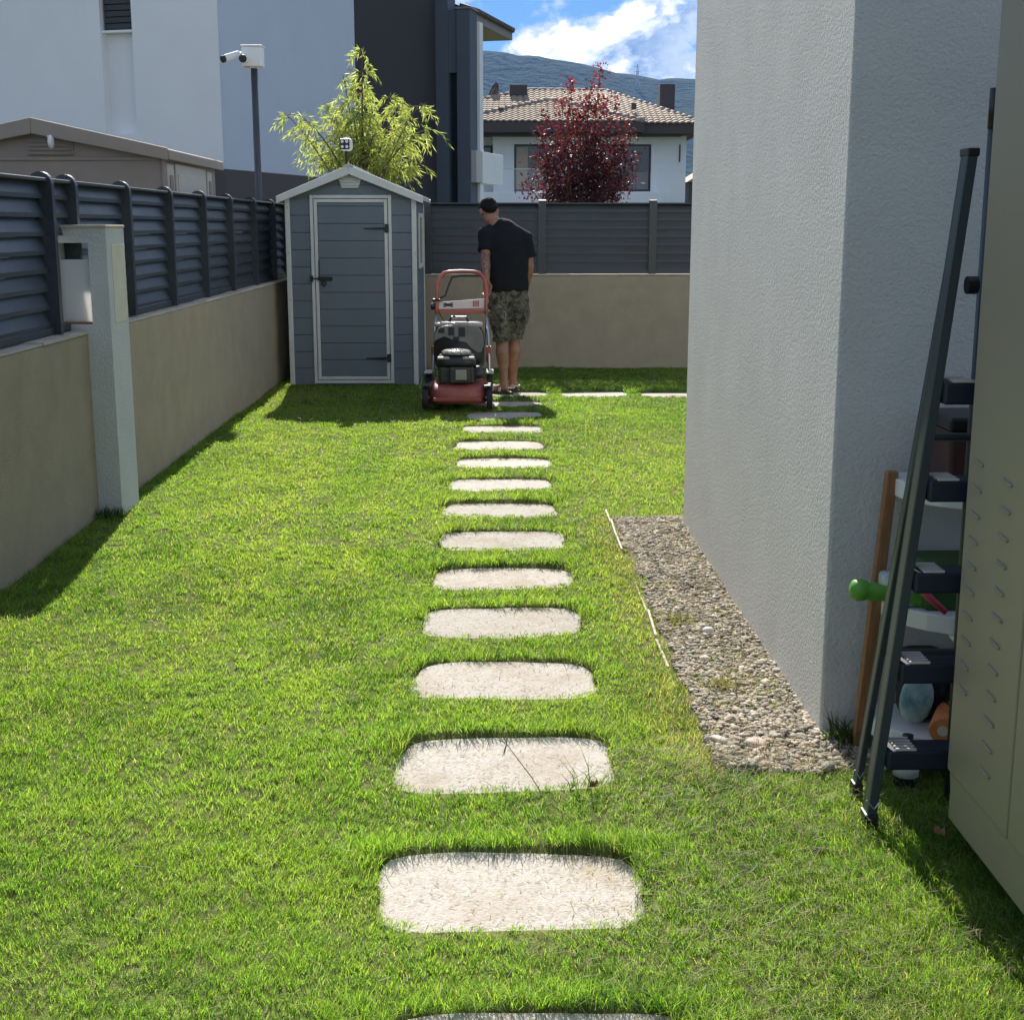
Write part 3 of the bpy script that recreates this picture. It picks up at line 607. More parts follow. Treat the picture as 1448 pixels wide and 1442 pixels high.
# ------------------------------------------------------------------ house behind the garden
def roof_plane(m, e0, e1, r0, r1, tile=0.27, row=0.36):
    e0, e1, r0, r1 = map(Vector, (e0, e1, r0, r1)); L = ((e0+e1)/2-(r0+r1)/2).length; nr = max(2, int(L/row))
    nrm = (e1-e0).cross(((r0+r1)/2-(e0+e1)/2)).normalized()
    if nrm.z < 0: nrm = -nrm
    ax = (e1-e0).normalized(); o = e0
    for k in range(nr):
        f0, f1 = k/nr, (k+1)/nr; a0, b0 = e0.lerp(r0, f0), e1.lerp(r1, f0); a1, b1 = e0.lerp(r0, f1), e1.lerp(r1, f1)
        n = max(2, int((b0-a0).length/tile*6)); vs = []
        for j in range(n+1):
            p = a0.lerp(b0, j/n); s0 = (p-o).dot(ax); s1a, s1b = (a1-o).dot(ax), (b1-o).dot(ax); s1 = min(max(s0, s1a), s1b)
            q = a1 + ax*(s1-s1a); wv = 0.055*abs(math.sin(math.pi*s0/tile)); wq = 0.055*abs(math.sin(math.pi*s1/tile))
            vs += [p+nrm*(wv+0.045), q+nrm*wq, p+nrm*(wv-0.03)]
        fs = []
        for j in range(n): fs += [(3*j, 3*j+3, 3*j+4, 3*j+1), (3*j+2, 3*j+5, 3*j+3, 3*j)]
        m.add(vs, fs)
def caps(m, a, b, r=0.13, step=0.38):
    a, b = Vector(a), Vector(b); n = int((b-a).length/step); d = (b-a)/n
    for k in range(n): m.tube([a+d*k, a+d*(k+1.05)], [r*1.05, r*0.82], 8)
def rear_house():
    t = thing('tiled_house', 'white two storey house with hipped tile roof behind back fence', 'house', (4, 62, 0)); Y = 62.0
    W = M['whitepaint']
    wins = [(1.02, 3.35, 2.965, 5.02), (4.85, 7.16, 2.965, 5.02)]
    m = MB(); xs_ = [0.075, 1.02, 3.35, 4.85, 7.16, 8.72]
    for i in range(0, 5, 2): m.box(xs_[i], xs_[i+1], Y, Y+.35, -.1, 5.40)
    for x0, x1, z0, z1 in wins: m.box(x0, x1, Y+.001, Y+.35, -.1, z0); m.box(x0, x1, Y+.001, Y+.35, z1, 5.40)
    m.build('wall', W, t)
    MB().box(8.37, 8.722, Y+.35, Y+9, -.1, 5.40).build('wall', W, t); MB().box(-4, 0.074, Y+1.0, Y+1.3, -.1, 5.40).build('wall', W, t)
    MB().box(0.075, 8.37, Y+3.0, Y+3.1, -.1, 5.40).build('inner_wall', M['soffit'], t)
    for i, (x0, x1, z0, z1) in enumerate(wins):
        g_ = MB().box(x0+.08, x1-.08, Y+.20, Y+.215, z0+.08, z1-.08).build('window', M['glass'], t)
        m = MB().box(x0, x0+.08, Y+.16, Y+.25, z0, z1).box(x1-.08, x1, Y+.16, Y+.25, z0, z1).box(x0+.08, x1-.08, Y+.16, Y+.25, z1-.08, z1).box(x0+.08, x1-.08, Y+.16, Y+.25, z0, z0+.08)
        xm = (x0+x1)/2; m.box(xm-.05, xm+.05, Y+.155, Y+.199, z0+.08, z1-.08); m.build('frame', M['frame'], g_)
        if i == 0: MB().box(x0+.10, x0+.62, Y+.186, Y+.196, z0+.1, z1-.12).build('curtain', M['curtain'], g_)
        else:
            MB().box(xm+.38, xm+.46, Y+.16, Y+.198, z0+.08, z1-.08).build('mullion', M['soffit'], g_); MB().box(xm+.5, x1-.1, Y+.186, Y+.196, z0+.1, z0+.85).build('blind', M['soffit'], g_)
    g_ = MB().box(-.78, -.02, Y+.95, Y+.97, 4.0, 4.93).build('window', M['glass'], t); MB().box(-.66, -.04, Y+.935, Y+.945, 4.0, 4.86).build('curtain', M['curtain'], g_)
    MB().box(-.86, -.78, Y+.92, Y+.998, 4.0, 5.0).box(-.02, .06, Y+.92, Y+.998, 4.0, 5.0).box(-.78, -.02, Y+.92, Y+.998, 4.93, 5.0).build('frame', M['frame'], g_)
    MB().box(-2.2, 7.55, Y-1.5, Y-.005, 2.32, 2.90).build('balcony', W, t, bevel=.02)
    r = MB().box(0.08, 3.9, Y-1.44, Y-1.42, 2.905, 3.87).build('glass_railing', M['railglass'], t); MB().box(0.06, 3.92, Y-1.46, Y-1.40, 3.872, 3.905).build('rail', M['steel'], r)
    MB().box(8.40, 8.46, Y-.04, Y-.003, 4.25, 5.0).build('downlight', M['frame'], t)
    MB().box(8.0, 8.7, Y+.4, Y+.5, 0, .2)
    # eaves and roof
    ez = 5.86; ex0, ex1, ey0, ey1 = -5.0, 9.22, 60.9, 71.5; rz = 7.72; ry = 66.2
    MB().box(ex0, ex1, ey0, ey1, 5.38, 5.42).build('soffit', M['fascia'], t)
    MB().box(ex0-.02, ex1+.02, ey0-.04, ey0-.005, 5.40, 5.86).box(ex1-.005, ex1+.03, ey0-.04, ey1, 5.40, 5.80).build('fascia', M['fascia'], t)
    MB().box(ex0, ex1-.8, Y-.9, Y-.005, 5.33, 5.379).build('soffit_edge', M['fascia'], t)
    m = MB(); A, B, D, E_ = (ex0, ey0-.12, ez), (ex1+.12, ey0-.12, ez-.03), (ex1+.12, ey1, ez-.03), (ex0, ey1, ez); R0, R1 = (1.75, ry, rz), (5.45, ry, rz-.04)
    roof_plane(m, A, B, R0, R1); roof_plane(m, B, D, R1, R1)
    roof_plane(m, (-1.75, ey0-.5, ez+.02), (6.6, ey0-.5, ez+.02), (2.70, 64.3, 7.08), (2.75, 64.3, 7.08)); roof_plane(m, (-1.75, 66, ez+.1), (-1.75, ey0-.5, ez+.02), (2.70, 66, 7.12), (2.70, 64.3, 7.08)); roof_plane(m, (6.6, ey0-.5, ez+.02), (6.6, 66, ez+.1), (2.75, 64.3, 7.08), (2.75, 66, 7.12))
    m.add([A, E_, R0], [(0, 1, 2)]); m.add([E_, D, R1, R0], [(0, 1, 2, 3)])
    rf = m.build('roof', M['tile'], t)
    for a_, b_ in ((B, R1), (R1, R0), (A, R0), ((-1.75, ey0-.5, ez+.06), (2.70, 64.3, 7.12)), ((6.6, ey0-.5, ez+.06), (2.75, 64.3, 7.12))):
        m = MB(); caps(m, a_, b_); struct(m.build('ridge_tiles', M['tilecap'], rf, smooth=True), 'stuff')
    MB().box(-1.8, 6.65, ey0-.48, ey0-.045, 5.44, 5.855).build('front_fascia', M['fascia'], rf)
    MB().box(.86, 1.68, 65.0, 65.7, 6.2, 7.86).build('chimney', M['chimney'], rf, bevel=.02); MB().box(7.85, 8.55, 65.0, 65.7, 5.9, 7.90).build('chimney', M['chimney'], rf, bevel=.02)
    for x, z in ((.45, 6.42), (6.35, 6.62)): MB().box(x-.1, x+.1, 62.0, 62.35, z-.1, z+.16).build('roof_vent', M['fascia'], rf)
rear_house()
t = thing('satellite_dish', 'small dark satellite dish on tiled roof beside the left chimney', 'satellite dish', (0.05, 65.4, 6.5))
MB().tube([(0.05, 65.4, 6.3), (0.05, 65.4, 7.15)], .035, 8).build('mast', M['blackm'], t)
mt = Matrix.Rotation(R(62), 4, 'Z') @ Matrix.Rotation(R(18), 4, 'X')
rings = []
for r_, d_ in ((.05, .07), (.28, .045), (.46, 0), (.47, -.01), (.28, .03), (.05, .055)):
    rings.append([Vector((.10, 65.35, 7.42)) + mt @ Vector((r_*math.cos(2*math.pi*k/20)*.9, d_, r_*1.25*math.sin(2*math.pi*k/20))) for k in range(20)])
MB().loft(rings).build('dish', M['blackm'], t, smooth=True)
MB().tube([(.05, 65.3, 7.0), (-.35, 65.1, 7.15)], .03, 6).build('feed_arm', M['steel'], t)
MB().ellipsoid((-.37, 65.1, 7.18), (.07, .07, .07), n=8, m=6).build('feed_horn', M['white'], t)
# small roof peeping past the house corner
t = thing('cottage', 'small dark house with pale roof edge at the far right', 'house', (11.6, 75, 0))
MB().box(10.75, 13.5, 75, 80, -.1, 3.75).build('wall', M['fascia'], t); MB().box(10.72, 11.3, 74.9, 74.99, -.1, 2.35).build('porch', M['whitepaint'], t)
MB().prism([(10.6, 3.78), (13.7, 3.78), (12.15, 4.75)], lambda u, v, k: (u, 74.8+k*5.4, v)).build('roof', M['tile'], t)

# ------------------------------------------------------------------ power pylon on the ridge
t = thing('pylon', 'distant lattice power pylon on the wooded ridge', 'pylon', (261, 2500, 205))
bx, by, bz, hh = 261.0, 2500.0, 205.0, 78.0; m = MB()
lv = [(0, 8.5), (.25, 6.2), (.5, 4.0), (.72, 2.0), (.88, 1.2), (1, .3)]
cr = lambda k, i: (bx+lv[i][1]*(1, 1, -1, -1)[k], by+lv[i][1]*(1, -1, -1, 1)[k], bz+hh*lv[i][0])
for i in range(5):
    for k in range(4): m.tube([cr(k, i), cr(k, i+1)], .42, 4); m.tube([cr(k, i), cr((k+1) % 4, i+1)], .22, 4); m.tube([cr((k+1) % 4, i), cr(k, i+1)], .22, 4)
m.build('tower', M['pylon'], t)
m = MB()
for f_, w_ in ((.72, 8), (.84, 6.5), (.95, 5)): m.tube([(bx-w_, by, bz+hh*f_), (bx+w_, by, bz+hh*f_)], .3, 4)
m.build('cross_arm', M['pylon'], t)

# ------------------------------------------------------------------ trees
def leaves_mesh(name, P, D, U, L, Wd, cols):
    """pointed leaves: base P, direction D, side U, length L, width Wd (arrays)"""
    n = len(P); L = L[:, None]; Wd = Wd[:, None]; Nn = np.cross(D, U)
    v = np.stack([P, P+D*L*.42+U*Wd*.5+Nn*Wd*.12, P+D*L+Nn*L*-.06, P+D*L*.42-U*Wd*.5+Nn*Wd*.12], 1).reshape(-1, 3)
    b = np.arange(n)[:, None]*4; tris = np.concatenate([b+np.array([0, 1, 2]), b+np.array([0, 2, 3])], 1).reshape(-1, 3)
    return np_mesh(name, v, None, tris, np.repeat(cols, 4, 0))
def unit(a): return a/np.maximum(np.linalg.norm(a, axis=-1, keepdims=True), 1e-9)
def willow():
    base = Vector((-1.42, 15.3, 0)); t = thing('willow_tree', 'young light green willow with drooping shoots behind the shed', 'tree', tuple(base)); rs = random.Random(21)
    tr = MB(); tr.tube([(-1.42, 15.3, -.05), (-1.40, 15.3, .9), (-1.44, 15.3, 1.7), (-1.40, 15.3, 2.4)], [.05, .042, .032, .015], 8)
    tips = [(-1.37, 3.28), (-1.62, 3.06), (-2.27, 2.66), (-1.86, 2.80), (-1.12, 2.90), (-.74, 2.72), (-.66, 2.46), (-1.95, 2.36), (-1.86, 2.12), (-1.58, 2.52), (-1.02, 2.56), (-1.40, 2.82), (-.92, 2.30), (-1.25, 2.40), (-1.66, 2.28), (-.80, 2.12), (-1.05, 2.12), (-1.3, 2.66), (-1.5, 2.68), (-1.45, 3.0), (-.98, 2.72), (-2.05, 2.6), (-1.2, 2.2), (-1.75, 2.62)]
    P, D = [], []
    for (x, z) in tips:
        y = 15.3 + rs.uniform(-.45, .45); z0 = rs.uniform(1.3, 1.9); p0 = Vector((-1.42, 15.3, z0)); p2 = Vector((x, y, z))
        mid = p0.lerp(p2, .55) + Vector((0, 0, .28)); pts = [p0*(1-s)**2 + mid*2*s*(1-s) + p2*s*s for s in np.linspace(0, 1, 9)]
        tr.tube(pts, [.016*(1-.8*i/8) for i in range(9)], 5)
        for k in range(25):                      # drooping twigs along the outer limb
            s = rs.uniform(.3, 1.0); q = p0*(1-s)**2 + mid*2*s*(1-s) + p2*s*s
            ln = rs.uniform(.12, .50)*(1.25-.5*s); az = rs.uniform(0, 6.28); out = Vector((math.cos(az), math.sin(az), rs.uniform(.1, .7))).normalized()
            tw = [q + out*ln*.75*s_ + Vector((0, 0, -ln*.62*s_*s_)) for s_ in np.linspace(0, 1, 6)]
            if k < 12: tr.tube(tw, [.004, .0035, .003, .0025, .002, .0015], 4)
            for j in range(17):
                s_ = rs.uniform(.1, 1.0); i = min(int(s_*5), 4); pp = tw[i].lerp(tw[i+1], s_*5-i); dd = (tw[i+1]-tw[i]).normalized()
                P.append(pp); D.append((dd*.9 + Vector((rs.gauss(0, .42), rs.gauss(0, .42), rs.gauss(-.22, .4)))).normalized())
    P = np.array([tuple(p) for p in P]); D = np.array([tuple(p) for p in D]); n = len(P)
    U = unit(np.cross(D, rng.normal(size=(n, 3)))); cols = np.array([.34, .40, .15])*rng.uniform(.6, 1.35, (n, 1))*np.array([1, 1, 1]) + rng.normal(0, .012, (n, 3)); cols = np.clip(cols, .01, 1)
    P = P-np.array(base); me = leaves_mesh('crown', P, D, U, rng.uniform(.06, .115, n), rng.uniform(.0075, .0125, n), cols)
    tr.build('trunk', M['bark'], t, smooth=True); link('crown', me, M['willowleaf'], t, off=ROOT[t.name])
willow()
def plum():
    base = Vector((1.15, 18.0, 0)); t = thing('purple_plum_tree', 'purple leaved plum tree standing behind the back fence', 'tree', tuple(base)); rs = random.Random(9)
    tr = MB(); tr.tube([(1.15, 18, -.05), (1.16, 18, .8), (1.15, 18, 1.5)], [.055, .045, .04], 8); P, D = [], []
    tips = [(1.40, 3.45, 1.2), (1.00, 3.27, 1.0), (1.60, 3.02, 1.0), (.72, 2.93, 1.0), (1.78, 2.62, .9), (.62, 2.72, .9), (.56, 2.32, .9), (.45, 2.02, .5), (1.82, 2.35, .8), (1.25, 3.05, 1.1), (.88, 3.0, 1), (1.45, 3.1, 1), (1.15, 2.9, 1), (1.72, 2.05, .8), (.72, 1.85, .7), (1.55, 2.75, 1), (.98, 2.7, 1), (1.3, 2.7, 1), (1.62, 2.25, 1), (.75, 2.25, 1), (1.12, 2.4, 1), (1.4, 2.3, 1), (.9, 2.45, 1), (1.5, 1.95, .8), (1.02, 1.9, .8), (1.28, 3.2, .9), (1.82, 2.85, .5), (1.2, 2.1, 1), (1.35, 2.55, 1), (.85, 2.62, 1), (1.68, 2.5, 1)]
    for x, z, wt_ in tips:
        y = 18 + rs.uniform(-.5, .5); p0 = Vector((1.15+rs.uniform(-.05, .05), 18, rs.uniform(1.15, 1.6))); p2 = Vector((x, y, z)); mid = Vector(((p0.x*.45+x*.55), (18+y)/2, p0.z+(z-p0.z)*.35))
        B_ = lambda s: p0*(1-s)**2 + mid*2*s*(1-s) + p2*s*s
        tr.tube([B_(s) for s in np.linspace(0, 1, 8)], [.02*(1-.85*i/7) for i in range(8)], 5)
        for k in range(int(270*wt_)):
            s = rs.uniform(.3, 1.0)**.8; q = B_(s); rad = .038 + .125*(1-s)**.6
            q = q + Vector((rs.gauss(0, rad), rs.gauss(0, rad), rs.gauss(0, rad*.8))); P.append(q); D.append(Vector((rs.gauss(0, 1), rs.gauss(0, 1), rs.gauss(.15, .8))).normalized())
    P = np.array([tuple(p) for p in P]); D = np.array([tuple(p) for p in D]); n = len(P); U = unit(np.cross(D, rng.normal(size=(n, 3))))
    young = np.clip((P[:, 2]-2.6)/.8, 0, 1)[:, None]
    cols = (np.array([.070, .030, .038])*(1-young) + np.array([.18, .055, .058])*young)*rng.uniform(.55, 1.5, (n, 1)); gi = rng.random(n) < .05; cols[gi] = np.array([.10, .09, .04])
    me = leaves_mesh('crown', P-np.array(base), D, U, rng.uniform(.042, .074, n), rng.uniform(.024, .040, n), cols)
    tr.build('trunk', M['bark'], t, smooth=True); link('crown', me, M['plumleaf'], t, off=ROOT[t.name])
plum()

# ------------------------------------------------------------------ our house: white stucco corner
t = thing('house', 'white stucco house corner rising on the right of the lawn', 'house', (0.94, 3.64, 0))
MB().box(0.94, 7.0, 3.64, 6.455, -.1, 6.2).build('wall', M['stucco'], t, bevel=.008, seg=2)
MB().box(0.75, 7.0, 3.45, 6.65, 6.2, 6.4).build('roof', M['soffit'], t)

# ------------------------------------------------------------------ cabinet, step ladder, shelf with toys
def cabinet():
    X0, X1, Ya, Yb = 1.062, 1.50, 1.98, 2.93
    t = thing('storage_cabinet', 'tall olive beige storage cabinet with slotted doors at right edge', 'cabinet', (1.28, 2.455, 0))
    MB().box(X0+.012, X1, Ya, Yb, .20, 2.08).build('carcass', M['cabinet'], t, bevel=.006)
    MB().prism([(Ya+.01, .085), (Yb-.012, .085), (Yb-.012, .155), (Yb-.002, .198), (Ya+.01, .198)], lambda u, v, k: (X0+.003 if k == 0 else X1-.01, u, v)).build('base', M['cabinet'], t, bevel=.004)
    for y in (Ya+.12, Yb-.12):
        for x in (X0+.10, X1-.06): MB().lathe([(.03, -.03), (.03, .03), (.022, .085)], (x, y, .0), 12).build('foot', M['black'], t)
    for a, b, cols in ((2.562, Yb-.003, (2.862, 2.695)), (Ya+.003, 2.556, (2.42, 2.25))):
        d = MB().box(X0-.004, X0+.0115, a, b, .203, 2.065).build('door', M['cabinet'], t, bevel=.005)
        sm = box_mesh('vent_slot', .008, .058, .006, .0025)
        for ci, cy in enumerate(cols):
            for k in range(12 if ci else 10): piece('vent_slot', sm, M['cabinet'], d, Vector((X0-.006, cy, .925-.0575*k+(.0 if ci else .012)))-ROOT[t.name], (R(5), R(20), 0))
        MB().box(X0-.012, X0-.0045, (b-.05 if a < 2.2 else a+.03), (b-.03 if a < 2.2 else a+.05), 1.0, 1.16).build('handle', M['cabinet'], d, bevel=.003)
    MB().box(X0+.012, X1, Ya-.01, Yb+.008, 2.081, 2.10).build('top', M['cabinet'], t, bevel=.004)
cabinet()
def ladder():
    t = thing('step_ladder', 'folded dark step ladder leaning in the corner beside the cabinet', 'ladder', (1.17, 3.1, 0))
    fl = lambda z: Vector((.915+.089*z, 3.045+.004*z, z)); fr = lambda z: Vector((1.43+.0*z, 3.045+.004*z, z))
    bl = lambda z: Vector((.932+.088*z, 3.225-.082*z, z)); br = lambda z: Vector((1.44-.0*z, 3.225-.082*z, z))
    def rail(f, z0, z1, wx, wy, nm):
        a, b = f(z0), f(z1); m = MB()
        # C-section rail: web and two flanges
        for x0, x1, y0, y1 in ((-wx, wx, -wy, -wy+.006), (-wx, wx, wy-.006, wy), (-wx, -wx+.006, -wy+.006, wy-.006)):
            m.add([a+Vector(p) for p in ((x0, y0, 0), (x1, y0, 0), (x1, y1, 0), (x0, y1, 0))]+[b+Vector(p) for p in ((x0, y0, 0), (x1, y0, 0), (x1, y1, 0), (x0, y1, 0))], [(3, 2, 1, 0), (4, 5, 6, 7), (0, 1, 5, 4), (1, 2, 6, 5), (2, 3, 7, 6), (3, 0, 4, 7)])
        o = m.build(nm, M['rail'], t, bevel=.0015, seg=1)
        if z0 < .1:
            MB().box(a.x-wx-.004, a.x+wx+.006, a.y-wy-.004, a.y+wy+.004, -.012, .045).build('foot', M['black'], o, bevel=.005)
            MB().tube([(a.x-wx-.004, a.y-wy-.006, .085), (a.x+wx*.3, a.y-wy-.007, .062), (a.x+wx+.004, a.y-wy-.004, .078)], .0022, 5).build('wire', M['steel'], o)
        return o
    rail(fl, .02, 1.60, .0115, .023, 'front_rail'); rail(fr, .02, 1.60, .0115, .023, 'front_rail'); rail(bl, .02, 1.56, .008, .016, 'rear_rail'); rail(br, .02, 1.56, .008, .016, 'rear_rail')
    for z in (.19, .407, .628, .845, 1.07):
        a, b = fl(z), fr(z); s = MB().box(a.x+.012, b.x-.012, a.y-.040, a.y+.040, z-.026, z+.024).build('step', M['tread'], t, bevel=.006)
        sm = box_mesh('tread_rib', .05, .007, .006, .001)
        for k in range(5): piece('tread_rib', sm, M['greyresin'], s, Vector((a.x+.055, a.y-.036+.018*k, z+.0272))-ROOT[t.name])
    p, q = fl(1.60), fr(1.60)
    MB().box(p.x-.0135, p.x+.014, p.y-.026, p.y+.03, 1.590, 1.608).build('top_cap', M['black'], t, bevel=.003); MB().box(q.x-.014, q.x+.0135, q.y-.026, q.y+.03, 1.590, 1.608).build('top_cap', M['black'], t, bevel=.003)
    MB().box(p.x+.10, q.x-.018, p.y-.03, p.y+.06, 1.50, 1.53).build('top_step', M['tread'], t, bevel=.008)
    for z in (.40, .95): MB().tube([bl(z), br(z)], .010, 8).build('brace', M['rail'], t)
    MB().lathe([(.02, -.012), (.02, .012)], (fl(1.31).x+.05, fl(1.31).y, 1.31), 12, 'x').build('hinge', M['black'], t)
ladder()
t = thing('pole', 'thin dark pole standing behind the cabinet edge, above the ladder', 'pole', (1.16, 3.20, 0))
MB().tube([(1.165, 3.20, 0), (1.160, 3.20, .86), (1.158, 3.20, 1.70)], .011, 12).build('shaft', M['rail'], t, smooth=True); MB().tube([(1.158, 3.20, 1.66), (1.158, 3.20, 1.75)], .0125, 12).build('grip', M['black'], t, smooth=True)
def shelf():
    t = thing('corner_shelf', 'white board corner shelf on leaning brown posts behind the ladder', 'shelf', (1.3, 3.5, 0))
    MB().add([(1.005+.06*z+dx, 3.52-.02*z+dy, z) for z in (0, .80) for dx, dy in ((0, 0), (.030, 0), (.030, .03), (0, .03))], [(3, 2, 1, 0), (4, 5, 6, 7), (0, 1, 5, 4), (1, 2, 6, 5), (2, 3, 7, 6), (3, 0, 4, 7)]).build('post', M['wood'], t, bevel=.003)
    MB().box(1.66, 1.695, 3.53, 3.56, 0, 1.0).build('post', M['wood'], t, bevel=.003)
    MB().box(1.335, 1.37, 3.27, 3.31, 0, .16).build('front_foot', M['shelfwhite'], t, bevel=.003)
    for z, x0 in ((.735, 1.075), (.405, 1.058), (.068, 1.04)):
        pts = [(x0, 3.60), (x0, 3.50)] + [(x0+.34-.34*math.cos(a), 3.50-.235*math.sin(a)) for a in [math.pi*k/14 for k in range(1, 14)]] + [(x0+.68, 3.50), (x0+.68, 3.60)]
        b = MB().prism(pts, lambda u, v, k: (u, v, z+k*.048)).build('board', M['shelfwhite'], t, bevel=.004)
        MB().box(x0+.13, x0+.20, 3.30, 3.34, z-.012, z-.0005).build('clip', M['shelfwhite'], b)
shelf()
t = thing('toy_pin', 'green plastic toy skittle poking out past the ladder on middle shelf', 'toy', (1.02, 3.42, .455))
ax = Matrix.Rotation(R(8), 4, 'Y'); m = MB(); rings = []
for h_, r_ in ((0, .010), (.006, .024), (.022, .031), (.040, .027), (.048, .022), (.06, .0265), (.085, .022), (.12, .021), (.20, .026), (.27, .03), (.28, .012)):
    rings.append([Vector((.945, 3.42, .503)) + ax @ Vector((h_, r_*math.cos(2*math.pi*k/16), r_*math.sin(2*math.pi*k/16))) for k in range(16)])
m.loft(rings).build('skittle', M['green'], t, smooth=True)
tag(MB().tube([(1.09, 3.36, .545), (1.125, 3.34, .505), (1.17, 3.32, .465)], [.009, .011, .008], 10).build('toy_rod', M['pink'], smooth=True), 'thin pink toy rod lying on the middle shelf', 'toy')
tag(MB().box(1.13, 1.42, 3.37, 3.54, .4545, .58).build('green_box', M['greendark'], bevel=.012), 'dark green toy box on the middle shelf behind the pink rod', 'box')
tag(MB().box(1.045, 1.12, 3.40, 3.52, .4545, .53).build('teal_packet', M['teal'], bevel=.012), 'small teal packet on the middle shelf under a ladder step', 'packet')
m = MB(); bagp = [(.0, .02, .0), (.11, .0, .0), (.12, .03, .16), (.02, .04, .17)]
b0 = Vector((1.075, 3.37, .118)); vsb = []
for dz in (0, .05): vsb += [b0+Vector((p[0], p[1]+dz*(.3 if p[2] > .1 else 1), p[2])) for p in bagp]
m.add(vsb, [(3, 2, 1, 0), (4, 5, 6, 7), (0, 1, 5, 4), (1, 2, 6, 5), (2, 3, 7, 6), (3, 0, 4, 7)])
tag(m.build('snack_bag', M['teal'], smooth=True, sub=2), 'crumpled teal and cream bag standing on the lowest shelf', 'bag')
t = thing('toy_roll', 'round orange toy roll on lowest shelf beside the teal bag', 'toy', (1.19, 3.33, .118))
MB().tube([(1.170, 3.285, .156), (1.23, 3.41, .156)], .037, 18).build('roll', M['orange'], t, bevel=.006); MB().tube([(1.1695, 3.2835, .156), (1.169, 3.282, .156)], .014, 12).build('hub', M['sandpanel'], t)
t = thing('mesh_basket', 'black mesh basket with red toys at the lowest shelf', 'basket', (1.28, 3.36, .1165))
m = MB()
for k in range(9): m.tube([(1.22+.0225*k, 3.305, .1185), (1.22+.0225*k, 3.300, .190)], .0018, 4)
for k in range(9): m.tube([(1.22+.0225*k, 3.305, .1185), (1.24+.0225*k, 3.300, .190)], .0014, 4)
m.build('mesh', M['blackm'], t); MB().tube([(1.215, 3.299, .191), (1.42, 3.299, .191), (1.42, 3.44, .191), (1.215, 3.44, .191), (1.215, 3.299, .191)], .004, 6).build('rim', M['blackm'], t); MB().box(1.23, 1.41, 3.29, 3.42, .1185, .175).build('toys', M['redbox'], t, bevel=.015)
tag(MB().box(1.265, 1.50, 3.43, 3.56, .1175, .285).build('brown_box', M['wood'], bevel=.004), 'plain brown box at the back of the lowest shelf', 'box')
tag(MB().box(1.12, 1.24, 3.44, 3.56, .1175, .31).build('dark_bag', M['black'], bevel=.03, seg=3), 'dark soft bag on the lowest shelf behind the teal bag', 'bag')
t = thing('tool_case', 'dark maroon case lying on the top shelf behind ladder', 'case', (1.25, 3.45, .784))
MB().box(1.165, 1.56, 3.36, 3.56, .784, .93).build('body', M['maroon'], t, bevel=.01); MB().box(1.16, 1.565, 3.355, 3.565, .9305, .965).build('lid', M['black'], t, bevel=.008)
MB().tube([(1.27, 3.36, .85), (1.27, 3.335, .87), (1.39, 3.335, .87), (1.39, 3.36, .85)], .007, 8).build('handle', M['black'], t)
t = thing('bottle', 'small black bottle with white label on grass under the ladder', 'bottle', (1.085, 3.19, 0))
mb_ = MB().lathe([(.028, 0), (.032, .01), (.032, .09), (.014, .12), (.014, .14)], (1.085, 3.30, 0), 16); mb_.build('body', M['black'], t, smooth=True); MB().lathe([(.0335, .03), (.0335, .08)], (1.085, 3.30, 0), 16).build('label', M['white'], t, smooth=True)

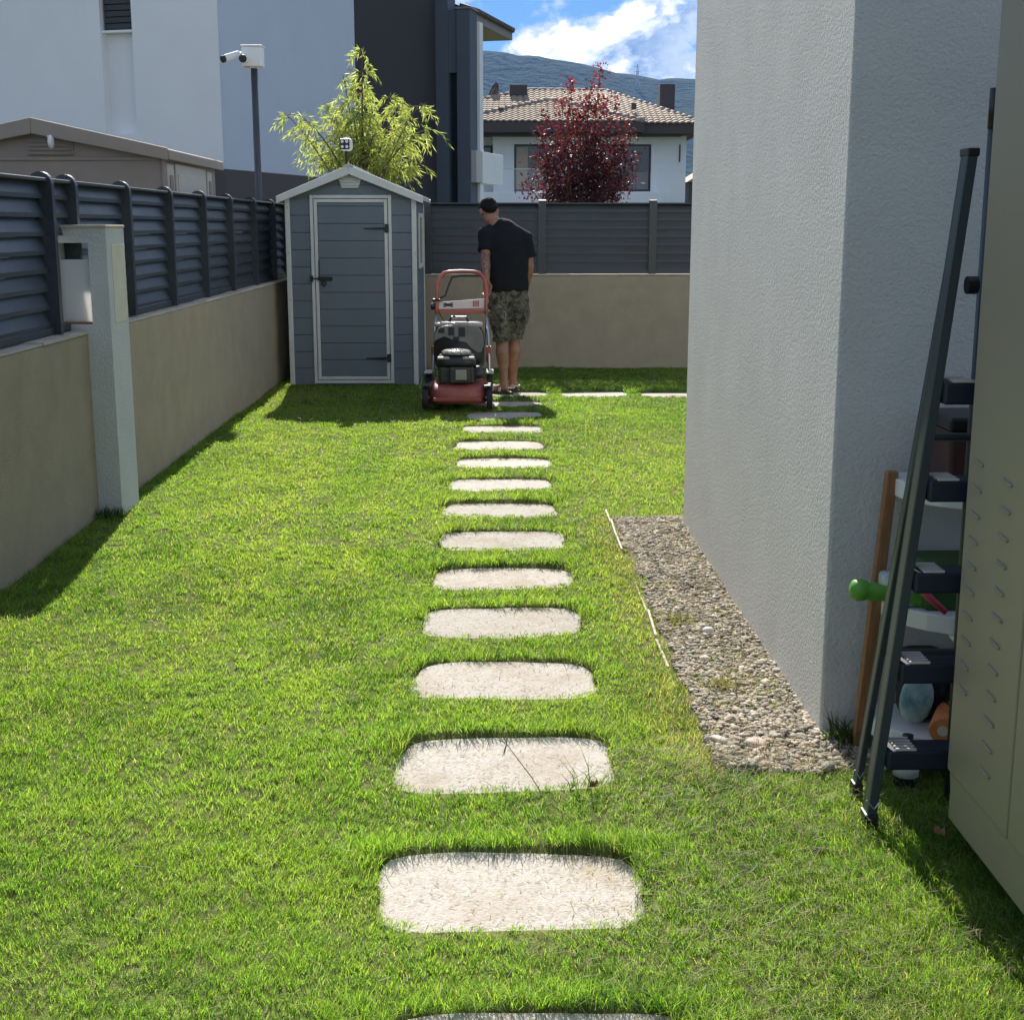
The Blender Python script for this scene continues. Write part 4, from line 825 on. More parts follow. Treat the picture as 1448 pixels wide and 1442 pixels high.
# ------------------------------------------------------------------ lawnmower
def mower():
    t = thing('lawnmower', 'red petrol lawnmower with grass bag standing by the shed', 'lawnmower', (-.275, 10.72, 0.012)); L = dict(local=True)
    # deck: lofted shell with a rounded front
    def deck_ring(z, gx, gy0, gy1, n=40):
        r = []
        for k in range(n):
            a = 2*math.pi*k/n; c, s_ = math.cos(a), math.sin(a); e = 3.2 if s_ < 0 else 6; q = (abs(c)**e+abs(s_)**e)**(-1/e); r.append(Vector((gx*q*c, (gy0+gy1)/2+(gy1-gy0)/2*q*s_, z)))
        return r
    d = MB().loft([deck_ring(.055, .262, -.155, .60), deck_ring(.12, .262, -.155, .60), deck_ring(.16, .252, -.14, .60), deck_ring(.185, .21, -.09, .56), deck_ring(.20, .17, -.03, .50)]).build('deck', M['red'], t, smooth=True, **L)
    MB().box(-.19, .19, -.168, -.15, .075, .105).build('bumper_rib', M['red'], d, bevel=.006, **L)
    for sx in (-1, 1):
        for y, r in ((-.05, .092), (.52, .115)):
            x = sx*.255; w = MB().lathe([(r*.6, -.024), (r*.94, -.024), (r, -.016), (r, .016), (r*.94, .024), (r*.6, .024)], (x, y, r), 26, 'x').build('wheel', M['tyre'], t, **L)
            MB().lathe([(.01, -.018), (r*.62, -.018), (r*.62, .018), (.01, .018)], (x, y, r), 20, 'x').build('rim', M['muffler'] if r > .1 else M['black'], w, **L)
            MB().lathe([(.016, -.03), (.016, .03)], (x, y, r), 10, 'x').build('hub', M['steel'], w, **L)
        MB().box(sx*.255-.034, sx*.255+.034, .40, .64, .232, .247).build('fender', M['greyresin'], t, bevel=.006, **L)
        MB().box(sx*.24-.03, sx*.24+.03, -.14, .04, .188, .20).build('front_fender', M['black'], t, bevel=.005, **L)
    MB().tube([(-.30, .0, .17), (-.30, .52, .20)], .008, 6).build('height_link', M['steel'], t, **L)
    # engine
    e = MB().box(-.145, .135, -.03, .30, .195, .335).build('engine_block', M['engine'], t, bevel=.02, **L)
    for k in range(5): MB().box(-.16, .15, -.02, .28, .215+.022*k, .225+.022*k).build('cooling_fin', M['engine'], e, bevel=.002, **L)
    mf = MB().box(-.06, .10, -.085, -.031, .21, .335).build('muffler', M['engine'], e, bevel=.012, **L); MB().box(-.015, .075, -.095, -.0855, .235, .318).build('muffler_guard', M['muffler'], mf, bevel=.008, **L)
    MB().lathe([(.03, 0), (.03, .03), (.02, .035)], (.155, .05, .30), 14).build('fuel_cap', M['black'], e, **L); MB().ellipsoid((.16, .10, .27), (.06, .10, .045)).build('fuel_tank', M['engine'], e, smooth=True, **L)
    cw = MB().loft([[Vector((-.01+.155*kx*math.cos(a)*(abs(math.cos(a))**5+abs(math.sin(a))**5)**-.2, .12+.165*kx*math.sin(a)*(abs(math.cos(a))**5+abs(math.sin(a))**5)**-.2, z)) for a in [2*math.pi*k/28 for k in range(28)]] for kx, z in ((.95, .336), (1, .35), (1.0, .385), (.9, .415), (.62, .432), (.3, .436))]).build('engine_cover', M['black'], t, smooth=True, **L)
    cp = MB().loft([[Vector((-.01+.12*kx*math.cos(a), .08+.115*kx*math.sin(a), z)) for a in [2*math.pi*k/24 for k in range(24)]] for kx, z in ((1, .428), (1.0, .444), (.85, .458), (.4, .466))]).build('cowl_cap', M['cream'], cw, smooth=True, **L)
    for k in range(5):
        a = R(-90+(k-2)*24); MB().tube([(-.01+.05*math.cos(a), .08+.05*math.sin(a), .466), (-.01+.135*math.cos(a), .08+.13*math.sin(a), .438)], .010, 6).build('cowl_rib', M['cream'], cp, **L)
    for sx in (-1, 1): MB().box(sx*.10-.01-.05, sx*.10-.01+.05, -.05, .0, .392, .416).build('cowl_wing', M['cream'], cw, bevel=.01, **L)
    # grass bag behind the engine
    def br(y, w, z0, z1, n=32):
        r = []
        for k in range(n):
            a = 2*math.pi*k/n; c, s_ = math.cos(a), math.sin(a); q = (abs(c)**4+abs(s_)**4)**-.25; r.append(Vector((w*q*c, y, (z0+z1)/2+(z1-z0)/2*q*s_)))
        return r
    b = MB().loft([br(.46, .185, .27, .60), br(.48, .205, .26, .625), br(.62, .215, .22, .64), br(.92, .205, .20, .60), br(.95, .18, .22, .57)]).build('grass_bag', M['black'], t, smooth=True, **L)
    top_ = [(.207*c_*(abs(c_)**4+abs(s_)**4)**-.25, .442+.188*s_*(abs(c_)**4+abs(s_)**4)**-.25) for c_, s_ in [(math.cos(a_), math.sin(a_)) for a_ in [R(8)+R(164)*k_/18 for k_ in range(19)]]]
    lid = MB().prism(top_+[(-.195, .50), (-.12, .535), (-.03, .50), (.06, .485), (.10, .44), (.16, .40), (.19, .41)], lambda u, v, k: (u, .446+.014*k, v)).build('bag_lid', M['lidgrey'], b, bevel=.005, local=True)
    for x0, x1, z0, z1 in ((-.165, -.115, .565, .605), (-.085, -.035, .545, .612), (.0, .055, .535, .612), (-.045, .005, .490, .535)): MB().box(x0, x1, .4425, .4455, z0, z1).build('lid_opening', M['black'], lid, local=True, bevel=.002)
    MB().loft([br(.50, .19, .60, .640), br(.52, .20, .60, .648), br(.80, .20, .59, .640), br(.82, .17, .59, .63)]).build('bag_top', M['cream'], b, smooth=True, **L)
    MB().tube([(-.08, .60, .645), (-.06, .60, .685), (.06, .60, .685), (.08, .60, .645)], .011, 8).build('bag_handle', M['black'], b, **L)
    # handle
    for sx in (-1, 1):
        x = sx*.212+.018; l = MB().tube([(x+sx*.025, .50, .17), (x+sx*.018, .66, .42), (x, .83, .74)], .013, 10).build('lower_handle', M['steel'], t, smooth=True, **L)
        MB().box(x+sx*.02-.022, x+sx*.02+.022, .62, .68, .30, .44).build('handle_bracket', M['redtube'], l, bevel=.006, **L)
        MB().lathe([(.024, -.02), (.03, -.012), (.03, .012), (.024, .02)], (x+sx*.03, .845, .76), 10, 'x').build('wing_nut', M['black'], l, **L)
    hx = .212; up = [(.018-hx, .81, .70), (.018-hx, .845, .78), (.018-hx, .915, .91), (.018-hx+.015, .955, .985), (.018-hx+.06, .985, 1.035), (.018-hx+.11, .99, 1.045), (.018, .99, 1.048), (.018+hx-.11, .99, 1.045), (.018+hx-.06, .985, 1.035), (.018+hx-.015, .955, .985), (.018+hx, .915, .91), (.018+hx, .845, .78), (.018+hx, .81, .70)]
    u_ = MB().tube(up, .0165, 12).build('upper_handle', M['redtube'], t, smooth=True, **L)
    MB().tube([(.018-hx+.01, .90, .82), (.018-hx+.07, .915, .845), (.018-hx+.10, .95, .93), (.018-hx+.13, .965, 1.0), (.018-hx+.2, .968, 1.012), (.018+hx-.05, .968, 1.012), (.018+hx-.01, .95, .97)], .009, 8).build('bail_bar', M['black'], u_, smooth=True, **L)
    MB().box(.018-hx-.035, .018-hx+.03, .84, .87, .80, .825).build('throttle', M['black'], u_, bevel=.006, **L)
    pn = MB().add([(.018-hx+.015, .852, .735), (.018+hx-.015, .852, .745), (.018+hx-.015, .872, .825), (.018-hx+.015, .872, .795), (.018-hx+.015, .868, .730), (.018+hx-.015, .868, .740), (.018+hx-.015, .888, .820), (.018-hx+.015, .888, .790)], [(0, 1, 2, 3), (7, 6, 5, 4), (0, 4, 5, 1), (1, 5, 6, 2), (2, 6, 7, 3), (3, 7, 4, 0)]).build('console', M['panel'], t, bevel=.004, **L)
    MB().box(.018-hx+.014, .018+hx-.014, .842, .862, .700, .7295).build('console_edge', M['redtube'], pn, bevel=.006, **L)
    tm = Matrix.Translation((-.095, .8575, .772)) @ Matrix.Rotation(R(-14), 4, 'X')     # winged emblem and a red label
    em = MB()
    for a in (0, 25, -25, 155, 180, 205): em.box(.0, .042, -.0012, .0012, -.0045, .0045, tm @ Matrix.Rotation(R(a), 4, 'Y'))
    em.lathe([(.012, -.0016), (.012, .0016)], (-.095, .857, .772), 14, 'y').build('emblem', M['black'], pn, **L)
    lb_ = MB()
    for k in range(3): lb_.box(.115+.019*k, .128+.019*k, -.0012, .0012, -.026, .024, Matrix.Translation((0, .8595, .783)) @ Matrix.Rotation(R(-14), 4, 'X'))
    lb_.build('label_print', M['redtube'], pn, **L)
    MB().tube([(.018-hx, .84, .74), (-.10, .70, .60), (-.02, .40, .50), (.05, .20, .42)], .004, 6).build('starter_cord', M['black'], t, **L); MB().tube([(.018+hx, .85, .76), (.22, .7, .5), (.20, .45, .30)], .005, 6).build('cable', M['black'], t, **L)
mower()

# ------------------------------------------------------------------ the man
def person():
    t = thing('person', 'person in black t-shirt and camouflage shorts holding the mower handle', 'person', (.115, 11.87, -.016))
    def tub(m, pts, rad, n=18, up=(0, 1, 0)): m.tube(pts, rad, n, up=up)
    hip = Vector((.035, 0, .90)); b = MB()
    # legs: left one a step ahead, right one behind it
    lk, la = Vector((-.030, .03, .49)), Vector((-.005, -.02, .095)); rk, ra = Vector((.085, .10, .50)), Vector((.075, .16, .10))
    for hp, kn, an, dx in ((Vector((-.045, 0, .88)), lk, la, -.006), (Vector((.115, .02, .88)), rk, ra, .006)):
        calf = kn.lerp(an, .32)+Vector((dx, -.022, 0))
        tub(b, [hp, hp.lerp(kn, .5), kn+Vector((0, 0, .05)), kn, kn.lerp(an, .14), calf, kn.lerp(an, .6), kn.lerp(an, .88), an], [(.085, .085), (.072, .074), (.058, .06), (.056, .056), (.052, .052), (.058, .055), (.046, .045), (.034, .034), (.036, .036)])
    for an, d in ((la, Vector((-.80, .55, 0)).normalized()), (ra, Vector((-.35, .93, 0)).normalized())):
        heel = an+Vector((0, 0, -.045))-d*.035; pts = [heel+Vector((0, 0, .01)), heel+d*.06+Vector((0, 0, .01)), heel+d*.14+Vector((0, 0, -.008)), heel+d*.20+Vector((0, 0, -.018))]
        b.tube([an, an+Vector((0, 0, -.05))], [.034, .032], 14); b.tube(pts, [(.032, .034), (.036, .038), (.030, .045), (.020, .044)], 14, up=(0, 0, 1))
        side = d.cross(Vector((0, 0, 1)))
        for k, (o_, l_) in enumerate(((-.034, .050), (-.016, .046), (0, .042), (.016, .036), (.03, .028))):
            p = pts[3]+side*o_*(1 if an is ra else -1); b.tube([p-d*.01, p+d*l_*.6, p+d*l_+Vector((0, 0, -.006))], [.011, .0105, .008], 8)
    # trunk (under the shirt), stooping a little to the left
    tub(b, [(.035, .0, .86), (.033, .0, 1.0), (.03, .01, 1.15), (.015, .03, 1.30), (-.02, .06, 1.42), (-.06, .09, 1.47)], [(.085, .135), (.085, .13), (.095, .15), (.10, .165), (.075, .13), (.05, .065)])
    nb_, hc = Vector((-.075, .085, 1.46)), Vector((-.140, .135, 1.580))
    tub(b, [nb_, nb_.lerp(hc, .45), hc+Vector((.02, -.01, -.03))], [.062, .056, .055])
    # head: bowed and turned towards the mower
    hm = Matrix.Rotation(R(14), 4, 'Z') @ Matrix.Rotation(R(-52), 4, 'X')        # local +y is where the face looks
    at = lambda x, y, z: hc + hm @ Vector((x, y, z))
    def ell(x, y, z, rx, ry, rz): b.ellipsoid(at(x, y, z), (rx, ry, rz), hm.to_3x3())
    ell(0, -.012, .022, .075, .094, .088); ell(0, .030, -.045, .056, .058, .068); ell(0, .052, -.090, .032, .030, .026)      # skull, face, chin
    ell(0, .088, -.022, .011, .018, .022); ell(0, .100, -.036, .014, .013, .010)                                              # nose
    for sx in (-1, 1):
        ell(sx*.030, .074, .010, .020, .014, .009); ell(sx*.036, .066, -.030, .020, .018, .016); ell(sx*.076, -.006, -.018, .008, .020, .032); ell(sx*.080, -.014, -.008, .008, .018, .018)   # brow, cheek, ear
    ell(0, .080, -.062, .022, .010, .006); ell(0, .078, -.074, .019, .010, .007)                                              # lips
    # arms
    ls, le, lw = Vector((-.155, .035, 1.395)), Vector((-.168, -.035, 1.165)), Vector((-.160, -.065, .985+.025))
    rsd, re, rw = Vector((.168, .03, 1.340)), Vector((.212, .045, 1.115)), Vector((.185, .14, .93))
    for s_, e_, w_ in ((ls, le, lw), (rsd, re, rw)):
        tub(b, [s_, s_.lerp(e_, .35), s_.lerp(e_, .75), e_, e_.lerp(w_, .25), e_.lerp(w_, .65), w_], [(.062, .062), (.055, .055), (.047, .047), (.043, .043), (.046, .044), (.036, .036), (.028, .031)])
    # left hand wraps the red handle end, right hand hangs half curled
    def hand(w, fdir, palm_n, side, curl, sc=1.0):
        f_, n_, s_ = Vector(fdir).normalized(), Vector(palm_n).normalized(), Vector(side).normalized()
        b.tube([w, w+f_*.035, w+f_*.085], [(.024, .030), (.017, .040), (.015, .042)], 14, up=tuple(n_))
        k0 = w+f_*.088
        for i, (o_, l1) in enumerate(((.032, .040), (.011, .045), (-.011, .042), (-.031, .033))):
            p = k0+s_*o_; a1, a2, a3 = curl*.7, curl*1.5, curl*2.1; q = [p-f_*.015]; d = lambda a: f_*math.cos(a)+n_*math.sin(a)
            q.append(p); q.append(q[-1]+d(a1)*l1); q.append(q[-1]+d(a2)*l1*.72); q.append(q[-1]+d(a3)*l1*.55); b.tube(q, [.0095, .0095, .009, .008, .007], 8)
        p = w+f_*.028+s_*.030; b.tube([p-s_*.008, p+s_*.022+f_*.02+n_*.012, p+s_*.026+f_*.045+n_*.030, p+s_*.018+f_*.066+n_*.042], [.012, .0115, .010, .008], 8)
    hand(lw+Vector((0, -.004, -.012)), (.10, -.25, -1), (-.55, -.85, .15), (.85, -.5, 0), .75); hand(rw, (-.05, .25, -1), (-1, .1, 0), (0, 1, .2), .38)
    body = remeshed('body', b, .0062, M['skin'], t, 3)
    body.data.materials.append(M['ink'])
    for p in body.data.polygons:                       # inked left forearm and elbow
        c = p.center
        if c.x < -.10 and 1.05 < c.z < 1.24 and c.y < .06: p.material_index = 1
    # T-shirt
    s = MB()
    tub(s, [(.036, .005, .905), (.036, .004, .96), (.034, .0, 1.08), (.03, .005, 1.18), (.02, .02, 1.30), (.0, .045, 1.385), (-.035, .07, 1.445), (-.065, .085, 1.475)], [(.112, .172), (.113, .172), (.108, .170), (.114, .176), (.118, .178), (.106, .150), (.086, .110), (.066, .070)], 28)
    tub(s, [Vector((-.10, .045, 1.415)), ls, ls.lerp(le, .40), ls.lerp(le, .66)], [(.075, .075), (.078, .078), (.075, .075), (.078, .080)]); tub(s, [Vector((.075, .05, 1.395)), rsd, rsd.lerp(re, .40), rsd.lerp(re, .68)], [(.078, .078), (.080, .080), (.072, .075), (.076, .078)])
    def folds(p, n):
        k = mnoise.noise(Vector((p.x*5, p.y*5, p.z*9)))*.010 + mnoise.noise(Vector((p.x*13+p.z*7, p.y*13, p.z*17)))*.005
        if p.z < 1.0: k += .006*math.sin(math.atan2(p.y, p.x-.03)*7)*min(1, (1.0-p.z)*9)
        return p+n*k
    remeshed('t_shirt', s, .009, M['tee'], t, 6, folds)
    # shorts
    s = MB(); tub(s, [(.035, .005, .985), (.035, .005, .92), (.035, .01, .82)], [(.104, .160), (.108, .166), (.112, .170)], 26)
    for hp, kn, e_ in ((Vector((-.048, 0, .86)), lk, 0), (Vector((.118, .025, .86)), rk, 1)):
        kk = kn+Vector((0, 0, -.025)); tub(s, [hp, hp.lerp(kk, .35), hp.lerp(kk, .7), kk+Vector((0, 0, .03)), kk], [(.105, .098), (.102, .094), (.094, .086), (.088, .080), (.090, .082)])
    tub(s, [(.185, .01, .76), (.175, .03, .62)], [(.07, .035), (.07, .035)]); tub(s, [(-.125, .0, .74), (-.112, .02, .62)], [(.06, .028), (.06, .028)])
    remeshed('shorts', s, .009, M['camo'], t, 4, lambda p, n: p+n*(mnoise.noise(Vector((p.x*9, p.y*9, p.z*12)))*.012+mnoise.noise(Vector((p.x*20, p.y*20, p.z*26)))*.005))
    # hair: cropped cap over the skull
    s = MB(); s.ellipsoid(at(0, -.020, .034), (.081, .094, .086), hm.to_3x3(), 20, 14); s.ellipsoid(at(0, -.055, -.010), (.066, .052, .062), hm.to_3x3()); s.ellipsoid(at(0, .035, .070), (.066, .050, .040), hm.to_3x3())
    remeshed('hair', s, .007, M['hair'], t, 3, lambda p, n: p+n*mnoise.noise(p*70)*.004)
    # sandals
    for an, d in ((la, Vector((-.80, .55, 0)).normalized()), (ra, Vector((-.35, .93, 0)).normalized())):
        heel = Vector((an.x, an.y, 0))-d*.075; sd = d.cross(Vector((0, 0, 1))); out = [(0, -.034), (.06, -.036), (.16, -.048), (.25, -.042), (.285, 0), (.25, .042), (.16, .048), (.06, .036), (0, .034), (-.02, 0)]
        so = MB().prism(out, lambda u, v, k: heel+d*u+sd*v+Vector((0, 0, .002+.026*k))).build('sandal', M['sandal'], t, bevel=.006, local=True)
        for u in (.10, .18): MB().tube([heel+d*u+sd*(.047*math.cos(a))+Vector((0, 0, .028+.052*math.sin(a))) for a in [math.pi*k/10 for k in range(11)]], [(.004, .016)]*11, 8, up=tuple(d.cross(sd))).build('strap', M['sandalpale'], so, smooth=True, local=True)
        MB().tube([heel+d*(.03-.055*math.sin(a))+sd*(.040*math.cos(a))+Vector((0, 0, .065)) for a in [math.pi*k/8 for k in range(9)]], .007, 8).build('heel_strap', M['sandalpale'], so, smooth=True, local=True)
person()

# ------------------------------------------------------------------ gravel strip beside the house
GX0, GX1, GY0, GY1 = .60, .945, 3.37, 6.62
def in_gravel(x, y): return (x > GX0-.008+.05*vnoise(x*.3, y, 4.5, 23)*vnoise(x, y, 11, 24)*1.5) & (x < 1.08) & (y > GY0+.03*np.sin(x*14)) & (y < GY1) & ~((x > .95) & (y > 3.66))
xs = np.linspace(.57, 1.12, 34); ys = np.linspace(3.34, 6.66, 150); XX, YY = np.meshgrid(xs, ys)
ZZ = gz(XX, YY)+.004+.012*(vnoise(XX, YY, 9, 12)-.5)-.03*np.clip((.615-XX)/.045, 0, 1)-.03*np.clip((3.375-YY)/.04, 0, 1)-.05*np.clip((XX-1.05)/.06, 0, 1)
idx = np.arange(XX.size).reshape(XX.shape); q = np.stack([idx[:-1, :-1], idx[:-1, 1:], idx[1:, 1:], idx[1:, :-1]], -1).reshape(-1, 4)
struct(link('gravel_bed', np_mesh('gravel_bed', np.stack([XX.ravel(), YY.ravel(), ZZ.ravel()], 1), q), M['grit'], smooth=True))
def ico(sub):
    b_ = bmesh.new(); bmesh.ops.create_icosphere(b_, subdivisions=sub, radius=1.0); b_.verts.ensure_lookup_table()
    r = np.array([tuple(v.co) for v in b_.verts]), np.array([[v.index for v in f.verts] for f in b_.faces]); b_.free(); return r
def pebble_arrays(pts, sizes, cols, sub=2):
    IV, IT = ico(sub); n = len(pts); k = len(IV); ang = rng.uniform(0, 6.28, n); tilt = rng.normal(0, .35, n)
    ax = np.stack([sizes*rng.uniform(.8, 1.35, n), sizes*rng.uniform(.65, 1.0, n), sizes*rng.uniform(.32, .58, n)], 1)
    lump = 1+.16*np.sin(IV[None, :, 0]*rng.uniform(1.5, 3.5, (n, 1))+rng.uniform(0, 6, (n, 1)))*np.cos(IV[None, :, 1]*rng.uniform(1.5, 3.5, (n, 1))+rng.uniform(0, 6, (n, 1)))
    v = IV[None]*ax[:, None, :]*lump[..., None]
    y2 = v[..., 1]*np.cos(tilt)[:, None]-v[..., 2]*np.sin(tilt)[:, None]; z2 = v[..., 1]*np.sin(tilt)[:, None]+v[..., 2]*np.cos(tilt)[:, None]
    x3 = v[..., 0]*np.cos(ang)[:, None]-y2*np.sin(ang)[:, None]; y3 = v[..., 0]*np.sin(ang)[:, None]+y2*np.cos(ang)[:, None]
    V = np.stack([x3+pts[:, :1], y3+pts[:, 1:2], z2+pts[:, 2:3]], -1).reshape(-1, 3)
    T = (IT[None]+np.arange(n)[:, None, None]*k).reshape(-1, 3)
    return V, T, np.repeat(cols, k, 0)
def pebbles(name, pts, sizes, cols):
    V, T, c_ = pebble_arrays(pts, sizes, cols); return np_mesh(name, V, None, T, c_)
n = 19000; px = rng.uniform(.59, 1.08, n); py = GY0-.01+(GY1-GY0)*rng.random(n); keep = in_gravel(px, py) & ((vnoise(px, py, 3.2, 21)*.55+vnoise(px, py, 9, 22)*.45 > .30) | (rng.random(n) < .45)); px, py = px[keep], py[keep]
n = len(px); sz = np.clip(rng.lognormal(-5.05, .38, n), .004, .018); sz = np.where((py < 3.8) & (rng.random(n) < .2), sz*1.3, sz)
pal = np.array([[.32, .275, .22], [.41, .345, .27], [.23, .205, .175], [.47, .41, .33], [.36, .28, .195], [.18, .165, .145]]); pc = pal[rng.integers(0, 6, n)]*rng.uniform(.75, 1.2, (n, 1))
pz = gz(px, py)+.004+sz*.12+rng.uniform(0, .006, n)
nr_ = py < 4.3; _P = np.stack([px, py, pz], 1); Va, Ta_, Ca = pebble_arrays(_P[nr_], sz[nr_], pc[nr_], 2); Vb, Tb, Cb = pebble_arrays(_P[~nr_], sz[~nr_]*1.1, pc[~nr_], 1)
struct(link('gravel', np_mesh('gravel', np.concatenate([Va, Vb]), None, np.concatenate([Ta_, Tb+len(Va)]), np.concatenate([Ca, Cb])), M['pebble'], smooth=True), 'stuff')
o = link('rock', pebbles('rock', np.array([[.742, 3.545, .02]]), np.array([.034]), np.array([[.55, .42, .36]])), M['pebble'], smooth=True); tag(o, 'pinkish fist sized stone, largest on the near gravel', 'stone')
o = link('rock', pebbles('rock', np.array([[.640, 3.575, .02]]), np.array([.026]), np.array([[.58, .54, .48]])), M['pebble'], smooth=True); tag(o, 'pale stone at left edge of the near gravel', 'stone')
o = link('rock', pebbles('rock', np.array([[.775, 4.62, .02]]), np.array([.024]), np.array([[.66, .64, .60]])), M['pebble'], smooth=True); tag(o, 'white stone half way along the gravel strip', 'stone')
# thin garden edging, showing here and there through the grass
m = MB(); k = 3.62; rs = random.Random(4); prev = .588
while k < 6.66:
    l = .32; nx = .585+rs.uniform(-.006, .006); z = .010+rs.uniform(-.014, .016)
    m.add([(prev-.004, k, -.03), (prev+.004, k, -.03), (nx+.004, k+l, -.03), (nx-.004, k+l, -.03), (prev-.004, k, z), (prev+.004, k, z), (nx+.004, k+l, z), (nx-.004, k+l, z)], [(3, 2, 1, 0), (4, 5, 6, 7), (0, 1, 5, 4), (1, 2, 6, 5), (2, 3, 7, 6), (3, 0, 4, 7)]); prev = nx; k += l
tag(m.build('garden_edging', M['edging']), 'thin pale edging strip between the lawn and gravel', 'edging')

# ------------------------------------------------------------------ grass
poly_field = stone_field
def blades(P, L, W, az, lean, laz, cols, bend):
    n = len(P); s = np.stack([np.cos(az), np.sin(az), np.zeros(n)], 1); ld = np.stack([np.cos(laz), np.sin(laz), np.zeros(n)], 1)
    up = np.array([0, 0, 1.0]); h = L[:, None]; w = W[:, None]; le = lean[:, None]; be = bend[:, None]
    m1 = P+up*h*.5*np.sqrt(np.maximum(1-le**2*.5, .15))+ld*h*.42*le; tip = P+up*h*np.sqrt(np.maximum(1-le**2, .04))*(1-.25*be)+ld*h*(le+.45*be)
    V = np.stack([P-s*w*.5, P+s*w*.5, m1-s*w*.46, m1+s*w*.46, tip], 1).reshape(-1, 3); b = np.arange(n)[:, None]*5
    q = (b+np.array([0, 1, 3, 2])); t = (b+np.array([2, 3, 4])); return V, q, t, np.repeat(cols, 5, 0)
def sample(n, y0, y1, x0, x1):
    return rng.uniform(x0, x1, n), rng.uniform(y0, y1, n)
BX, BY = [], []
#        y0    y1    x0    x1   blades per square metre
for y0, y1, x0, x1, dens in ((1.3, 2.1, -2.0, 1.6, 11000), (2.1, 3.0, -1.35, 1.6, 54000), (3.0, 4.2, -1.75, 1.7, 36000), (4.2, 6.0, -2.0, .99, 22000), (6.0, 8.5, -2.0, 1.5, 12500), (8.5, 11.0, -2.0, 2.2, 8000), (11.0, 14.0, -2.0, 2.8, 6000), (2.1, 3.0, -2.0, -1.35, 24000), (3.0, 4.2, -2.0, -1.75, 24000), (6.45, 14, 2.2, 4.4, 1200)):
    a, b = sample(int(dens*(y1-y0)*(x1-x0)/9), y0, y1, x0, x1); BX.append(a); BY.append(b)
tx = np.repeat(np.concatenate(BX), 9); ty = np.repeat(np.concatenate(BY), 9); _r = rng.normal(0, 1, (2, len(tx)))*(.0062+.0007*np.clip(ty-2.2, 0, 12)); x = tx+_r[0]; y = ty+_r[1]; outaz = np.arctan2(_r[1], _r[0]); tuft = np.repeat(rng.random(len(tx)//9), 9)
sf = poly_field(x, y)
gr = in_gravel(x, y); house = (x > .93) & (y > 3.62) & (y < 6.47); cab = (x > 1.16) & (y < 2.93)
jit = 1.0+.05*(vnoise(x, y, 30, 31)-.5)+.04*(vnoise(x, y, 9, 32)-.5)
worn = vnoise(x, y, 2.3, 33)*.5+vnoise(x, y, 7, 34)*.5
p = np.ones(len(x)); p[sf < jit] = 0.0; p[(sf < jit) & (sf > jit-.05)] = .5
gp = np.clip((.60-(vnoise(x, y, 3.2, 21)*.55+vnoise(x, y, 9, 22)*.45))*3.6, 0.07, .9); gp = np.where(x > .82, np.maximum(gp, .28), gp); gp = np.where(y < 3.8, gp*.5, gp)
p = np.where(gr, gp*np.where(x > .80, 1.5, 1.15), p); p[house] = 0; p[cab] *= .12; p[(y > 13.97)] = 0; p[x < -1.985] = 0
p *= np.where((x > -2.19) & (x < -1.87) & (y > 6.7) & (y < 7.06), 0, 1); p *= np.where((x > -1.86) & (x < -.68) & (y > 12.44), 0, 1)
p *= np.clip(.42+1.25*worn, .58, 1.0)+.25*np.clip((y-4)/3, 0, 1)
edgezone = np.clip((x-.40)/.15, 0, 1)*(x < .62)*(y > 3.3)*(y < 6.7)      # tired turf beside the gravel
p *= 1-.3*edgezone*vnoise(x, y, 5, 35)
_tw = np.clip(.75-.10*(y-3), .25, .7); kp = (_tw*tuft+(1-_tw)*rng.random(len(x))) < p; x, y, sf, gr = x[kp], y[kp], sf[kp], gr[kp]; outaz = outaz[kp]; tuft = np.modf(tuft[kp]*7.31)[0]; edgezone = edgezone[kp]; n = len(x)
hn = vnoise(x, y, 1.6, 41)*.5+vnoise(x, y, 6, 42)*.5; cl = vnoise(x, y, 22, 43)
L = (.0085+.009*hn+.008*cl+.008*tuft)*rng.uniform(.55, 1.25, n)
_sy0 = np.array([b_ for a_, b_ in ST[:15]]); _k = np.argmin(np.abs(y[:, None]-_sy0[None]), 1); far = np.clip((y-_sy0[_k])/.12, -.15, 1)
rim = np.clip((1.45-sf)/.35, 0, 1)*(sf < 1.6); L *= 1+rim*np.clip(far, 0, 1)*(.9+1.0*vnoise(x, y, 6, 44))-.35*rim*(far < -.1)                # uncut fringe round the stones
wl = np.clip((.13-(x+2.0))/.13, 0, 1)*(x < -1.8); L *= 1+.5*wl
L *= np.where(gr, 1.05, 1.0); wild = np.clip((x-.25)/.5, 0, 1)*np.clip((3.45-y)/.4, 0, 1); L = L*(1+.75*wild*(.4+.9*vnoise(x, y, 4, 49)))
W = (.00145+.00036*np.clip(y-2.2, 0, 12))*rng.uniform(.65, 1.3, n)
az = rng.uniform(0, 6.283, n)
flow = 6.283*(vnoise(x, y, .9, 45)+.6*vnoise(x, y, 4.5, 46)+.25*vnoise(x, y, 14, 47)); laz = np.where(rng.random(n) < .65, outaz, flow)+rng.normal(0, .6, n)
lean = np.clip(rng.normal(.55, .25, n)+.35*(vnoise(x, y, 12, 48)-.5), .02, .97); bend = np.clip(rng.normal(.35, .3, n), 0, 1)
